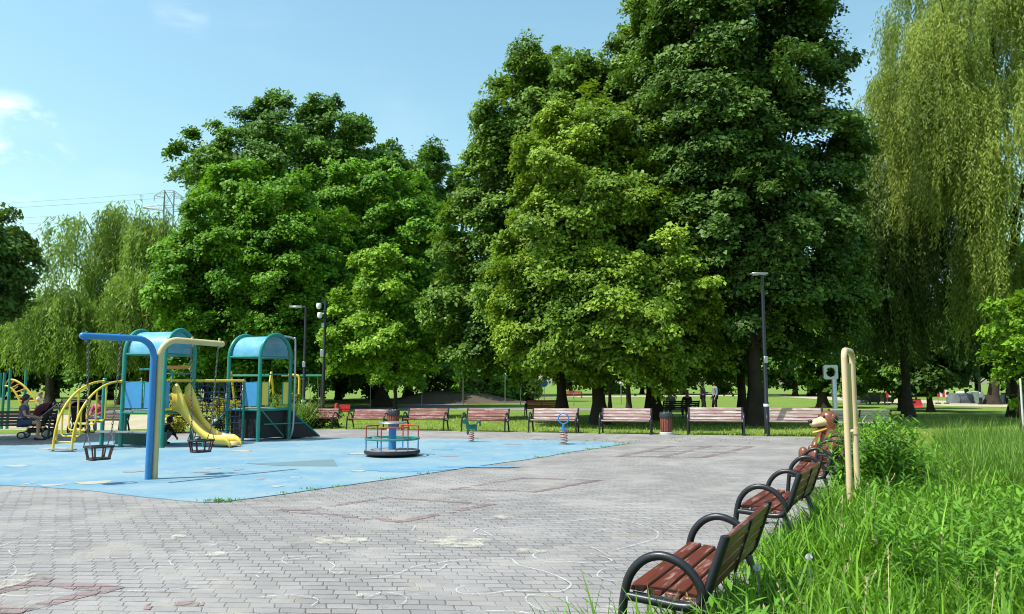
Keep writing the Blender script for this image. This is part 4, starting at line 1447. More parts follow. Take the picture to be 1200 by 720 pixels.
def leaf_cards(p, nrm, size, r, asp=.68):
    n = len(p)
    a = unit(np.cross(nrm, r.normal(size=(n, 3))))
    b = np.cross(nrm, a)
    L = size * np.exp(r.normal(size=n) * .33).clip(.45, 1.9)
    v = np.zeros((n, 4, 3))
    v[:, 0] = p
    v[:, 1] = p + a * (L * .5)[:, None] + b * (L * asp * .5)[:, None] + nrm * (L * .10)[:, None]
    v[:, 2] = p + a * L[:, None] - nrm * (L * .12)[:, None]
    v[:, 3] = p + a * (L * .5)[:, None] - b * (L * asp * .5)[:, None] + nrm * (L * .10)[:, None]
    q = (np.arange(n) * 4)[:, None] + np.arange(4)[None]
    return v.reshape(-1, 3), q

def crown_np(lobes, n_clump, per, size, seed, cr_=.7, droop=.35, gap=-.35, up=.6, inner_n=.20, subs=6):
    """boughs spread over the lobes; each is a drooping fan of leaf sprays"""
    r = np.random.default_rng(seed)
    big = []
    for L in lobes:
        L = np.array(L, float)
        big.append(L * np.array([1, 1, 1, .90, .90, .90]))
        for _ in range(5):
            d = unit(r.normal(size=3) + np.array([0, 0, .25]))
            q = r.uniform(.28, .46)
            c0 = L[:3] + d * L[3:] * r.uniform(.62, .86)
            big.append(np.concatenate([c0, L[3:] * q * r.uniform(.8, 1.2, 3)]))
    lobes0, lobes = lobes, big
    nb = max(8, int(n_clump / subs))
    c, nn = sample_lobes(lobes, nb, r, .74, 1.04, .85)
    keep = fnoise(c, 2.3, seed + 1) > gap + .10
    c, nn = c[keep], nn[keep]
    nb = len(c)
    Rb = cr_ * 1.05 * r.uniform(.5, 1.5, nb)
    od = nn * np.array([1, 1, .75]) + r.normal(size=(nb, 3)) * .22
    od = unit(od)
    side = unit(np.cross(od, np.array([0, 0, 1.0]) + 1e-3))
    bt = r.random(nb)
    bi = np.repeat(np.arange(nb), subs)
    kk = len(bi)
    u = r.random(kk) ** .7 * 1.15 - .25
    w_ = r.uniform(-1, 1, kk) * (.25 + .55 * (1 - np.abs(u - .35)).clip(0, 1))
    sc = c[bi] + od[bi] * (u * Rb[bi])[:, None] + side[bi] * (w_ * Rb[bi])[:, None]
    sc[:, 2] += r.normal(size=kk) * .22 * Rb[bi] - droop * Rb[bi] * (u.clip(0, 2) ** 2 * .7 + w_ ** 2 * .4) * (1.0 - .7 * nn[bi, 2].clip(0, 1))
    ci, ni = sample_lobes(lobes0, int(n_clump * inner_n), r, .2, .74, .0)
    tint_c = np.concatenate([(bt[bi] * .6 + r.random(kk) * .25 + .2 * u.clip(0, 1)), r.random(len(ci)) * .4])  # inner leaves tinted darker: crown shade put into their colour
    nn2 = np.concatenate([od[bi], ni]); cc = np.concatenate([sc, ci])
    m = len(cc)
    R = cr_ * np.concatenate([r.uniform(.35, .85, kk), r.uniform(.8, 1.4, len(ci))])
    idx = np.repeat(np.arange(m), per)
    k = len(idx)
    rho = np.sqrt(r.random(k))
    th = r.random(k) * 2 * PI
    oh = nn2 * np.array([1, 1, .3]); oh = unit(oh)
    sd = unit(np.cross(oh, np.array([0, 0, 1.0]) + 1e-3))
    ax = np.cos(th) * rho; ay = np.sin(th) * rho
    off = oh[idx] * (ax * R[idx])[:, None] + sd[idx] * (ay * R[idx])[:, None]
    z = r.normal(size=k) * .25 * R[idx] - droop * R[idx] * (ax * .5 + rho ** 2 * .6)
    p = cc[idx] + off + np.stack([np.zeros(k), np.zeros(k), z], 1)
    nrm = unit(oh[idx] * .45 + np.array([0, 0, up]) + r.normal(size=(k, 3)) * .36 + unit(off + 1e-6) * .2)
    v, q = leaf_cards(p, nrm, size, r)
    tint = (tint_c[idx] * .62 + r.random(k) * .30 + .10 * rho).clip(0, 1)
    return v, q, np.repeat(tint, 4), cc, nn2

def limb_mesh(mb, base, z0, tips, r0, r, n=7):
    for tp in tips:
        tp = Vector(tp)
        zz = z0 + (tp.z - z0) * r.uniform(.15, .6)
        s = Vector((base[0], base[1], max(z0, zz - .4)))
        mid = s.lerp(tp, .5) + Vector((r.normal() * .25, r.normal() * .25, abs(r.normal()) * .35))
        pts = cr([s, mid, tp], 5)
        k = len(pts)
        rr = r0 * r.uniform(.16, .34)
        mb.tube(pts, [rr * (1 - .8 * i / (k - 1)) for i in range(k)], 6, False, False)

def trunk_mesh(h, r0, r, lean=(0, 0), top=.25):
    pts, rr = [], []
    for i in range(12):
        q = i / 11
        pts.append((lean[0] * q + .06 * math.sin(q * 7 + r0 * 9), lean[1] * q + .06 * math.cos(q * 5), -.05 + (h + .05) * q))
        rr.append(r0 * (1 - (1 - top) * q) * (1 + .7 * math.exp(-q * h / .35)))
    mb = MB()
    mb.tube(pts, rr, 14)
    # root flare gives an uneven foot
    vs = []
    for (x, y, z) in mb.v:
        a = math.atan2(y, x)
        f = 1 + .14 * math.sin(a * 5 + r0 * 30) * math.exp(-max(z, 0) / .6)
        vs.append((x * f, y * f, z))
    mb.v = vs
    return mb

def tree(name, base, label, group, lobes, n_clump, per, size, mat, seed, trunk_r=.25, trunk_h=6, clear=2.0, limbs=26, lean=(0, 0), **kw):
    t = thing(name, (base[0], base[1], 0), 0, label, 'tree', group)
    r = np.random.default_rng(seed + 99)
    v, q, tint, c, nn = crown_np(lobes, n_clump, per, size, seed, **kw)
    tm = trunk_mesh(trunk_h, trunk_r, r, lean)
    pick = c[r.choice(len(c), min(limbs, len(c)), replace=False)]
    limb_mesh(tm, (lean[0] * .5, lean[1] * .5), clear, pick, trunk_r, r)
    tm.build('trunk', M['bark'], t)
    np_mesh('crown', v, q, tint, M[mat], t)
    return t

def world(px, D):
    return ((px - 600) / FPX * D, D)

def zat(py, D):
    return EYE + (450 - py) / FPX * D

def pl(cx, cy, D, rx, ry, base, dy=0.0, depth=None):
    """lobe centred on a spot of the photograph at distance D; rx, ry in its pixels"""
    X = (cx - 600) / FPX * (D + dy)
    k = (D + dy) / FPX
    return (X - base[0], dy, zat(cy, D + dy), rx * k, (depth or rx) * k, ry * k)

G_L = 'lindens behind the benches'
# left linden
D = 35; b = world(657, D)
tree('linden_tree', b, 'dark green linden left of the yellowish one, its trunk behind the ring rider bench', G_L,
     [pl(640, 130, D, 62, 85, b), pl(600, 215, D, 62, 80, b), pl(665, 215, D, 75, 95, b), pl(575, 310, D, 58, 75, b), pl(632, 330, D, 85, 90, b), pl(560, 378, D, 42, 46, b), pl(622, 386, D, 70, 36, b)],
     3400, 98, .15, 'leaf_linden', 11, .22, 13, 3.0, 40)
# front linden, yellowish
D = 30.5; b = world(701, D)
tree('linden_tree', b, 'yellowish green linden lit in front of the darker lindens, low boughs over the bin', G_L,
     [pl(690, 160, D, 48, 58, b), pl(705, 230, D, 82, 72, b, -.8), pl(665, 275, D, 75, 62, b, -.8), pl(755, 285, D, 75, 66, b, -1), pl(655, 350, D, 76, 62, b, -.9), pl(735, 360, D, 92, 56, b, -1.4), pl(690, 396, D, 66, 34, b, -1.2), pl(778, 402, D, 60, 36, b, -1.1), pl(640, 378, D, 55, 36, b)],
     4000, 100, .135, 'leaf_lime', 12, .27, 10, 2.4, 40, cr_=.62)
# middle tall linden
D = 34; b = world(764, D)
tree('linden_tree', b, 'tall linden standing between the yellowish linden and the largest dark one', G_L,
     [pl(765, 100, D, 62, 90, b), pl(735, 175, D, 70, 90, b), pl(800, 190, D, 80, 100, b), pl(820, 50, D, 60, 80, b), pl(770, 300, D, 80, 100, b), pl(830, 360, D, 60, 80, b)],
     2400, 98, .16, 'leaf_linden', 13, .29, 14, 3.0, 34)
# the largest
D = 29.5; b = world(884, D)
tree('linden_tree', b, 'largest dark green linden behind the lamp post, taller than the picture', G_L,
     [pl(880, -60, D, 88, 110, b), pl(860, 45, D, 105, 80, b), pl(915, 60, D, 74, 85, b), pl(845, 150, D, 100, 80, b), pl(922, 170, D, 84, 80, b), pl(965, 195, D, 38, 58, b, .4), pl(860, 255, D, 95, 80, b), pl(930, 275, D, 80, 72, b), pl(890, 335, D, 88, 52, b, .8), pl(945, 355, D, 44, 56, b, .8)],
     4500, 100, .145, 'leaf_dark', 14, .28, 17, 3.0, 60, cr_=.74, inner_n=.07, gap=-.30)
D = 33; b = world(867, D)
tree('linden_tree', b, 'dark linden with a slim trunk just left of the largest trunk', G_L,
     [pl(850, 250, D, 70, 130, b), pl(865, 350, D, 70, 54, b), pl(820, 380, D, 44, 38, b)],
     900, 80, .17, 'leaf_dark', 15, .19, 12, 3.0, 18)
for i, (px, D, rr, lb) in enumerate(((713, 47, .10, 'thin dark trunked tree seen just right of the yellowish linden trunk'), (735, 45, .15, 'slim dark trunked tree between two thick linden trunks, farther back'))):
    b = world(px, D)
    tree('linden_tree', b, lb, G_L, [(0, 0, 8, 2.2, 2.2, 3.2), (.5, 0, 5, 2, 2, 1.6)], 170, 70, .3, 'leaf_dark', 20 + i, rr, 7, 3, 12)

# big trees of the left group
G_M = 'broad trees behind the play towers'
D = 48; b = world(300, D)
tree('broad_tree', b, 'bright green broad tree rising behind the two barrel roofs', G_M,
     [pl(292, 262, D, 72, 68, b), pl(250, 320, D, 46, 62, b), pl(340, 300, D, 70, 80, b), pl(285, 350, D, 75, 72, b), pl(245, 400, D, 38, 42, b), pl(340, 395, D, 70, 55, b), pl(230, 285, D, 22, 36, b)],
     2700, 96, .185, 'leaf_bright', 31, .3, 10, 2.5, 30, cr_=.85)
D = 53; b = world(449, D)
tree('broad_tree', b, 'green broad tree with thick pale trunk behind the young maple', G_M,
     [pl(400, 255, D, 60, 62, b), pl(455, 265, D, 55, 62, b), pl(410, 335, D, 66, 72, b), pl(475, 345, D, 50, 72, b), pl(500, 285, D, 34, 48, b), pl(450, 405, D, 70, 38, b)],
     2200, 92, .20, 'leaf_bright', 32, .46, 10, 3, 30, cr_=.9)
D = 64; b = world(330, D)
tree('broad_tree', b, 'tallest deep green tree on the left, its lobed top against the sky', G_M,
     [pl(325, 160, D, 52, 50, b), pl(370, 165, D, 58, 48, b), pl(285, 185, D, 45, 45, b), pl(230, 182, D, 36, 30, b), pl(245, 215, D, 42, 36, b), pl(410, 190, D, 45, 42, b), pl(330, 235, D, 100, 75, b), pl(330, 340, D, 130, 90, b)],
     2700, 88, .25, 'leaf_oak', 33, .5, 18, 5, 40, cr_=1.05, gap=-.25)
D = 68; b = world(480, D)
tree('broad_tree', b, 'deep green tree filling the gap left of the lindens', G_M,
     [pl(480, 205, D, 42, 36, b), pl(455, 225, D, 40, 40, b), pl(505, 235, D, 36, 46, b), pl(480, 300, D, 62, 80, b), pl(510, 380, D, 52, 70, b)],
     1400, 86, .26, 'leaf_oak', 34, .4, 14, 4, 24, cr_=1.05)
# young maple
D = 37; b = world(463, D)
tree('maple_tree', b, 'young bright maple with a thin trunk behind the row of red benches', None,
     [pl(448, 335, D, 36, 40, b), pl(425, 368, D, 38, 36, b), pl(474, 372, D, 36, 36, b), pl(412, 402, D, 30, 26, b), pl(455, 405, D, 50, 30, b), pl(488, 398, D, 22, 24, b)],
     1050, 74, .145, 'leaf_maple', 41, .10, 6.0, 2.2, 26, cr_=.5, gap=-.2, inner_n=.12)

# dark tree at the left edge of the picture
D = 21.5; b = world(-104, D)
tree('broad_tree', b, 'dark green tree at the left edge, only its right boughs in view', None,
     [pl(-80, 268, D, 82, 50, b), pl(-68, 310, D, 80, 48, b), pl(-92, 350, D, 75, 40, b), pl(-14, 282, D, 27, 24, b), pl(-8, 330, D, 24, 20, b), pl(-26, 356, D, 26, 16, b)],
     1250, 80, .12, 'leaf_dark', 42, .28, 8, 3, 24, cr_=.42)

# ---- willows
def willow(name, base, label, lobes, n_str, seed, mat, zmin=2.0, lmin=2.0, lmax=6.0, size=.34, step=.095, trunk_r=.35, trunk_h=9, group='weeping willows', lean=(0, 0), wid=.06, topfuzz=.25):
    r = np.random.default_rng(seed)
    t = thing(name, (base[0], base[1], 0), 0, label, 'tree', group)
    g0, gn = sample_lobes(lobes, int(n_str * .12), r, .5, 1.08, .6)
    gi = r.integers(0, len(g0), int(n_str * 1.5))
    sp_ = .24 if size < .4 else .36
    c = g0[gi] + r.normal(size=(len(gi), 3)) * np.array([sp_, sp_, .3])
    nn = gn[gi]
    keep = (nn[:, 2] > -.35) & (fnoise(c, 1.6, seed) > -.34)
    c, nn = c[keep], nn[keep]
    m = len(c)
    L = r.uniform(lmin, lmax, m) * (.55 + .5 * r.random(m))
    L = np.minimum(L, np.maximum(c[:, 2] - zmin - r.uniform(0, .9, m), .4))
    cnt = np.maximum((L / step).astype(int), 4)
    idx = np.repeat(np.arange(m), cnt)
    tt = np.concatenate([np.arange(k) / k for k in cnt])
    k = len(idx)
    out = nn.copy(); out[:, 2] = 0; out = unit(out + r.normal(size=(m, 3)) * np.array([.35, .35, 0]))
    s = tt * L[idx]
    reach = .25 + .5 * r.random(m)
    p = c[idx] + out[idx] * (reach[idx] * (1 - np.exp(-s * 1.3)))[:, None]
    p[:, 2] += .25 * np.sin(np.minimum(s, 1.2) * 2.4) * (1 - tt) - s
    sway = r.uniform(0, 6.28, m)
    p[:, 0] += .06 * np.sin(s * 1.7 + sway[idx]); p[:, 1] += .06 * np.cos(s * 1.4 + sway[idx])
    ax = np.stack([r.normal(size=k) * .55, r.normal(size=k) * .55, -np.ones(k)], 1) + out[idx] * .25
    N_ = unit(r.normal(size=(k, 3)) + out[idx] * .6 + np.array([0, 0, .5]))
    ax = unit(ax)
    S_ = unit(np.cross(ax, N_))
    Lf = size * r.uniform(.6, 1.25, k)
    v = np.zeros((k, 4, 3))
    p = p + r.normal(size=(k, 3)) * .045
    v[:, 0] = p
    v[:, 1] = p + ax * (Lf * .45)[:, None] + S_ * (wid * .5)
    v[:, 2] = p + ax * Lf[:, None]
    v[:, 3] = p + ax * (Lf * .45)[:, None] - S_ * (wid * .5)
    q = (np.arange(k) * 4)[:, None] + np.arange(4)[None]
    tc_ = (.8 * r.random(len(g0))[gi][keep] + .2 * r.random(m))
    tint = (tc_[idx] * .65 + r.random(k) * .33 + .02).clip(0, 1)
    tm = trunk_mesh(trunk_h, trunk_r, r, lean, .4)
    pick = c[r.choice(m, 26, replace=False)]
    limb_mesh(tm, (lean[0] * .6, lean[1] * .6), trunk_h * .35, pick, trunk_r * 1.2, r)
    tm.build('trunk', M['bark'], t)
    np_mesh('crown', v.reshape(-1, 3), q, np.repeat(tint, 4), M[mat], t)
    return t

D = 60; b = world(148, D)
willow('willow_tree', b, 'tallest willow on the left with thin see-through top, in front of the pylon',
       [pl(140, 268, D, 40, 36, b), pl(98, 288, D, 42, 42, b), pl(180, 285, D, 38, 38, b), pl(150, 345, D, 62, 50, b)],
       2000, 51, 'leaf_willow_green', 2.5, 2.0, 6.0, .40, .12, .35, 11, wid=.08)
D = 50; b = world(62, D)
willow('willow_tree', b, 'low yellow green willow behind the sand pit',
       [pl(65, 368, D, 40, 34, b), pl(25, 395, D, 32, 30, b), pl(105, 390, D, 40, 34, b)],
       1500, 52, 'leaf_willow_green', 2.0, 1.5, 4.5, .33, .09, .3, 6, wid=.075)
D = 55; b = world(178, D)
willow('willow_tree', b, 'olive willow just behind the left barrel roof',
       [pl(168, 352, D, 38, 34, b), pl(195, 385, D, 28, 30, b), pl(140, 390, D, 40, 30, b)],
       1000, 53, 'leaf_willow_green', 2.0, 2, 4.5, .45, .13, .3, 7, wid=.10)
D = 37; b = world(1200, D)
willow('willow_tree', b, 'huge weeping willow at the right with a thick leaning trunk',
       [pl(1165, -20, D, 88, 90, b), pl(1195, 40, D, 90, 100, b, -3), pl(1095, 90, D, 50, 85, b, -1), pl(1130, 110, D, 82, 90, b, -2.5), pl(1190, 170, D, 75, 90, b, -4.5), pl(1056, 160, D, 42, 70, b), pl(1150, 205, D, 66, 60, b, -3.5), pl(1110, 215, D, 66, 60, b, 1), pl(1200, 290, D, 52, 60, b, -5), pl(1165, 330, D, 36, 50, b, -3)],
       9000, 54, 'leaf_willow', 2.4, .9, 4.2, .24, .068, .5, 14, lean=(-1.2, .5), wid=.052)
D = 37.5; b = world(1060, D)
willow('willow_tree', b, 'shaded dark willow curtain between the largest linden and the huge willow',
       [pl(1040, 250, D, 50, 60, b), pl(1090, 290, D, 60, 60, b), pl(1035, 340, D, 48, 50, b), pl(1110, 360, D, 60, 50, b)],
       2400, 55, 'leaf_willow_shade', 2.2, 1.5, 5.0, .27, .075, .22, 10, wid=.058)
D = 60; b = world(992, D)
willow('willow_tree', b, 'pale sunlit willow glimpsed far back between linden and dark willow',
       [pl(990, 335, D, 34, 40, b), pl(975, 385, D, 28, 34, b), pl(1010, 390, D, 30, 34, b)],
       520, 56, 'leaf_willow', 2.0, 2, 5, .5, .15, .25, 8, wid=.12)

# small young trees at the right
G_Y = 'young trees on the right lawn'
for i, (px, D, lobes, rr, sd, m_, lb) in enumerate((
        (1190, 24, [(1195, 385, 30, 26), (1175, 412, 26, 24), (1205, 420, 30, 26)], .05, 61, 'leaf_maple', 'small fresh green tree at the right edge before the willow trunk'),
        (1052, 46, [(1045, 420, 34, 28), (1025, 400, 30, 26), (1065, 435, 26, 18)], .16, 62, 'leaf_oak', 'young tree with straight dark trunk right of the tan hoop'),
        (1059, 50, [(1060, 425, 24, 20), (1075, 410, 22, 22)], .08, 63, 'leaf_maple', 'young tree with a thin leaning trunk beside the straight dark one'),
        (1086, 44, [(1090, 415, 34, 30), (1110, 430, 34, 20), (1075, 440, 30, 16)], .17, 64, 'leaf_dark', 'young dark tree under the willow curtain, left of the grey tarpaulins'),
        (962, 52, [(960, 410, 28, 34), (975, 435, 24, 24)], .34, 65, 'leaf_oak', 'green tree with a thick trunk behind the silver plate post'))):
    b = world(px, D)
    tree('young_tree', b, lb, G_Y, [pl(x, y, D, rx, ry, b) for x, y, rx, ry in lobes], 190 if i else 150, 62, .13 if i == 0 else .25, m_, sd, rr, (zat(lobes[0][1], D)), 1.6, 16, (-.5 if i == 2 else 0, 0), cr_=.42 if i == 0 else .62, gap=-.5)
for i, (px, D, rr, lean, lb) in enumerate(((1160, 60, .42, (1.2, 0), 'leaning dark trunk tree behind the grey tarpaulins, left one of two'), (1180, 62, .35, (.9, 0), 'leaning dark trunk tree behind the grey tarpaulins, right one of two'))):
    b = world(px, D)
    tree('leaning_tree', b, lb, G_Y, [(1, 0, 9, 4, 4, 3), (-1, 1, 7, 3, 3, 2)], 200, 60, .4, 'leaf_oak', 70 + i, rr, 8, 4, 12, lean)

# wood far behind: a few shapes, each tree an object of its own
G_B = 'far trees closing the view'
protos = []
for i in range(3):
    r = np.random.default_rng(80 + i)
    lobes = [(0, 0, 7.5, 3.4, 3.4, 3.6)] + [(r.normal() * 1.7, r.normal() * 1.5, r.uniform(3.0, 9.5), r.uniform(1.8, 2.8), r.uniform(1.8, 2.6), r.uniform(1.6, 2.6)) for _ in range(6)]
    t = tree('far_tree', (0, 0), '', G_B, lobes, 430, 60, .42, 'leaf_oak' if i != 1 else 'leaf_dark', 80 + i, .28, 8, 1.5, 14, cr_=1.0, inner_n=.35)
    protos.append(t)
spots = [(-60, 78, 1.0), (8, 84, .95), (70, 88, .9), (132, 80, 1.0), (196, 70, .95), (246, 66, .9), (296, 74, 1.0), (352, 70, .95), (398, 76, 1.0), (438, 80, 1.05), (498, 78, .95), (548, 92, 1.0), (590, 98, 1.0), (628, 110, 1.1),
         (668, 120, 1.05), (708, 118, 1.15), (752, 122, 1.05), (800, 116, 1.1), (846, 118, 1.1), (893, 112, 1.05), (930, 100, 1.1), (966, 104, 1.0), (1010, 98, 1.1), (1050, 106, 1.05), (1096, 100, 1.1), (1142, 108, 1.05), (1190, 100, 1.1), (1250, 92, 1.1)]
ords = ['first', 'second', 'third', 'fourth', 'fifth', 'sixth', 'seventh', 'eighth', 'ninth', 'tenth', 'eleventh', 'twelfth', 'thirteenth', 'fourteenth', 'fifteenth', 'sixteenth', 'seventeenth', 'eighteenth', 'nineteenth',
        'twentieth', 'twenty-first', 'twenty-second', 'twenty-third', 'twenty-fourth', 'twenty-fifth', 'twenty-sixth', 'twenty-seventh', 'twenty-eighth']
for i, (px, D, s) in enumerate(spots):
    c = protos[i] if i < 3 else copy_tree(protos[i % 3])
    x, y = world(px, D)
    c.location = (x, y, -.3)
    c.rotation_euler.z = i * 1.7
    c.scale = (s * 1.15, s * 1.15, s)
    c['label'] = 'far dark tree in the wood behind everything, %s from the left of that row' % ords[i]

# ------------------------------------------------------------------ shrubs
def shrub(name, loc, label, lobes, n, per, size, mat, seed, group=None, stems=14, **kw):
    t = thing(name, loc, 0, label, 'shrub', group)
    v, q, tint, c, nn = crown_np(lobes, n, per, size, seed, **kw)
    np_mesh('foliage', v, q, tint, M[mat], t)
    r = np.random.default_rng(seed)
    mb = MB()
    for tp in c[r.choice(len(c), stems)]:
        mb.tube(cr([(r.normal() * .08, r.normal() * .08, 0), Vector(tp) * .5 + Vector((0, 0, .05)), Vector(tp)], 3), [.012] * 6 + [.004], 5, False, False)
    mb.build('stems', M['bark'], t)
    return t
D = 29
def sh(px, py, D): 
    p = P(px, py, D); return (p.x, p.y, 0)
shrub('flowering_shrub', sh(372, 480, 28.6), 'olive green shrub behind the red bench and right of the lamp post', [(0, 0, .45, .75, .6, .5), (.5, .1, .35, .5, .5, .4)], 110, 60, .10, 'leaf_bush', 101, 'shrubs behind the play towers', cr_=.25)
shrub('flowering_shrub', sh(340, 480, 29.2), 'olive shrub between the right tower and the lamp post', [(0, 0, .6, .8, .6, .65)], 110, 60, .10, 'leaf_bush', 102, 'shrubs behind the play towers', cr_=.25)
shrub('flowering_shrub', sh(300, 480, 28.5), 'olive shrub seen through the right tower opening', [(0, 0, .5, .7, .6, .6)], 90, 60, .10, 'leaf_bush', 103, 'shrubs behind the play towers', cr_=.25)
for i, (px, lb) in enumerate(((205, 'yellow leaved shrub under the slide tower'), (232, 'yellow leaved shrub behind the left half of the rope net'), (262, 'yellow leaved shrub behind the right half of the rope net'))):
    shrub('yellow_shrub', sh(px, 490, 25.5 + i * .3), lb, [(0, 0, .55, .55, .5, .5), (.2, 0, .85, .4, .35, .3)], 90, 60, .085, 'leaf_yellow', 105 + i, 'yellow shrubs behind the rope net', cr_=.2)
for i, (px, D, s, lb) in enumerate(((545, 66, 1.1, 'first mounded bush at the edge of the far mound'), (566, 70, 1.3, 'second mounded bush beyond the far mound'), (590, 70, 1.5, 'third and bushiest mound of green beyond the lawn'), (612, 72, 1.4, 'last mounded bush before the linden trunk'))):
    shrub('mounded_bush', sh(px, 460, D), lb, [(0, 0, .6 * s, 1.2 * s, 1 * s, .75 * s)], 90, 50, .26, 'leaf_bush' if i % 2 else 'leaf_bright', 111 + i, 'mounded bushes far out on the lawn', cr_=.5)

def grass_clump(name, loc, label, n, H, spread, W, mat, seed, group=None, kind=None):
    r = np.random.default_rng(seed)
    Pp = np.zeros((n, 3)); Pp[:, :2] = r.normal(size=(n, 2)) * spread * .35
    d = r.random(n) * 2 * PI
    dr = np.stack([np.cos(d), np.sin(d), np.zeros(n)], 1)
    A = dr * r.uniform(.15, .75, n)[:, None] + np.array([0, 0, 1.0])
    Nn = unit(dr * .7 + np.array([0, 0, -.9]))
    v, q, s = strips(Pp, A, Nn, H * r.uniform(.6, 1.15, n), np.full(n, W), r.uniform(.2, .75, n), 4)
    t = thing(name, loc, 0, label, 'plant', group)
    np_mesh('blades', v, q, np.repeat(r.random(n), s), M[mat], t)
    return t
for i, (px, lb) in enumerate(((322, 'arching long leaved grass in the right tower opening'), (347, 'arching long leaved grass at the yellow swing frame'))):
    grass_clump('arching_grass', sh(px, 480, 27.5), lb, 260, 1.75, .6, .035, 'grass_tall', 121 + i, 'tall grasses behind the right tower')

# leafy shrub at the tan hoop
def stems_np(base, H, r, leaf_l, leaf_w, per, lean=.3):
    """n upright stems with narrow leaves in a spiral; returns parts for join_np"""
    n = len(base)
    d = r.random(n) * 2 * PI
    dr = np.stack([np.cos(d), np.sin(d), np.zeros(n)], 1)
    A = unit(dr * (lean * r.random(n))[:, None] + np.array([0, 0, 1.0]))
    Nn = unit(dr + np.array([0, 0, -.2]))
    bend = r.uniform(0.02, .22, n)
    v, q, s = strips(base, A, Nn, H, np.full(n, .008), bend, 4)
    parts = [(v, q, np.repeat(r.random(n) * .4, s))]
    idx = np.repeat(np.arange(n), per)
    k = len(idx)
    tt = np.tile(np.linspace(.15, 1.0, per), n) + r.normal(size=k) * .02
    tt = tt.clip(.05, 1)
    c = base[idx] + A[idx] * (H[idx] * (tt - .25 * bend[idx] * tt * tt))[:, None] + Nn[idx] * (bend[idx] * H[idx] * tt * tt)[:, None]
    az = np.tile(np.arange(per) * 2.4, n) + d[idx]
    od = np.stack([np.cos(az), np.sin(az), np.zeros(k)], 1)
    LA = unit(od + np.array([0, 0, 1.0]) * (.25 + .9 * tt ** 3)[:, None] + r.normal(size=(k, 3)) * .15)
    LN = unit(od * .25 + np.array([0, 0, -1.0]))
    ll = leaf_l * (1.15 - .6 * (tt - .5).clip(0)) * r.uniform(.7, 1.2, k)
    v, q, s = strips(c, LA, LN, ll, np.full(k, leaf_w) * r.uniform(.8, 1.2, k), r.uniform(.1, .5, k), 3, 'leaf')
    parts.append((v, q, np.repeat((.35 + .4 * r.random(k) + .25 * tt).clip(0, 1), s)))
    return parts

def leafy_plant(name, loc, label, n, H, spread, leaf_l, leaf_w, per, seed, group=None, mat='leaf_weed', lean=.22):
    r = np.random.default_rng(seed)
    base = np.zeros((n, 3)); base[:, :2] = r.normal(size=(n, 2)) * spread
    h = H * r.uniform(.6, 1.08, n) * (1 - .35 * (np.linalg.norm(base[:, :2], axis=1) / (3 * spread)).clip(0, 1))
    v, q, t_ = join_np(stems_np(base, h, r, leaf_l, leaf_w, per, lean))
    t = thing(name, loc, 0, label, 'plant', group)
    np_mesh('leaves', v, q, t_, M[mat], t)
    return t
leafy_plant('leafy_shrub', (4.92, 10.4, 0), 'big leafy shrub with narrow pointed leaves right behind the tan hoop', 150, 1.28, .30, .19, .030, 24, 131)

# ------------------------------------------------------------------ planting bed
r = np.random.default_rng(5)
E0 = np.array([A_C.x, A_C.y]) + np.array([N_ROW.x, N_ROW.y]) * .25
UR = np.array([U_ROW.x, U_ROW.y]); NR = np.array([N_ROW.x, N_ROW.y])
def bed_points(n, d0, d1, off0=0.0, power=1.3, xpad=1.2):
    """spots in the bed between distances d0 and d1, denser near the path"""
    out = []
    got = 0
    while got < n:
        y = d0 + (d1 - d0) * r.random(n * 3)
        x = r.uniform(-1, 1, n * 3) * (d1 * .70 + xpad)
        s = (np.stack([x, y], 1) - E0)
        a, b_ = s @ NR, s @ UR
        edge = off0 + .10 * np.sin(b_ * 2.1) + .07 * np.sin(b_ * 5.3 + 1) - .46 * np.exp(-((b_ + 1.10) / .34) ** 2) - .14 / (1 + np.exp((b_ - 1.5) * 3))
        ok = (a > edge) & (x < y * .70 + xpad) & (r.random(n * 3) < (d0 / y) ** power)
        out.append(np.stack([x[ok], y[ok]], 1)); got += ok.sum()
    return np.concatenate(out)[:n]

def patch(p, s, seed):
    q = np.concatenate([p, np.zeros((len(p), 1))], 1)
    return fnoise(q, s, seed)

def blades_at(xy, H, W, seed, segs=4, spread=.5, bmax=.8):
    r2 = np.random.default_rng(seed)
    n = len(xy)
    Pp = np.concatenate([xy, np.full((n, 1), .012)], 1)
    d = r2.random(n) * 2 * PI
    dr = np.stack([np.cos(d), np.sin(d), np.zeros(n)], 1)
    A = dr * (spread * r2.random(n))[:, None] + np.array([0, 0, 1.0])
    Nn = unit(dr * .8 + np.array([0, 0, -.75]) + r2.normal(size=(n, 3)) * .15)
    return strips(Pp, A, Nn, H, W, r2.uniform(.1, bmax, n), segs)

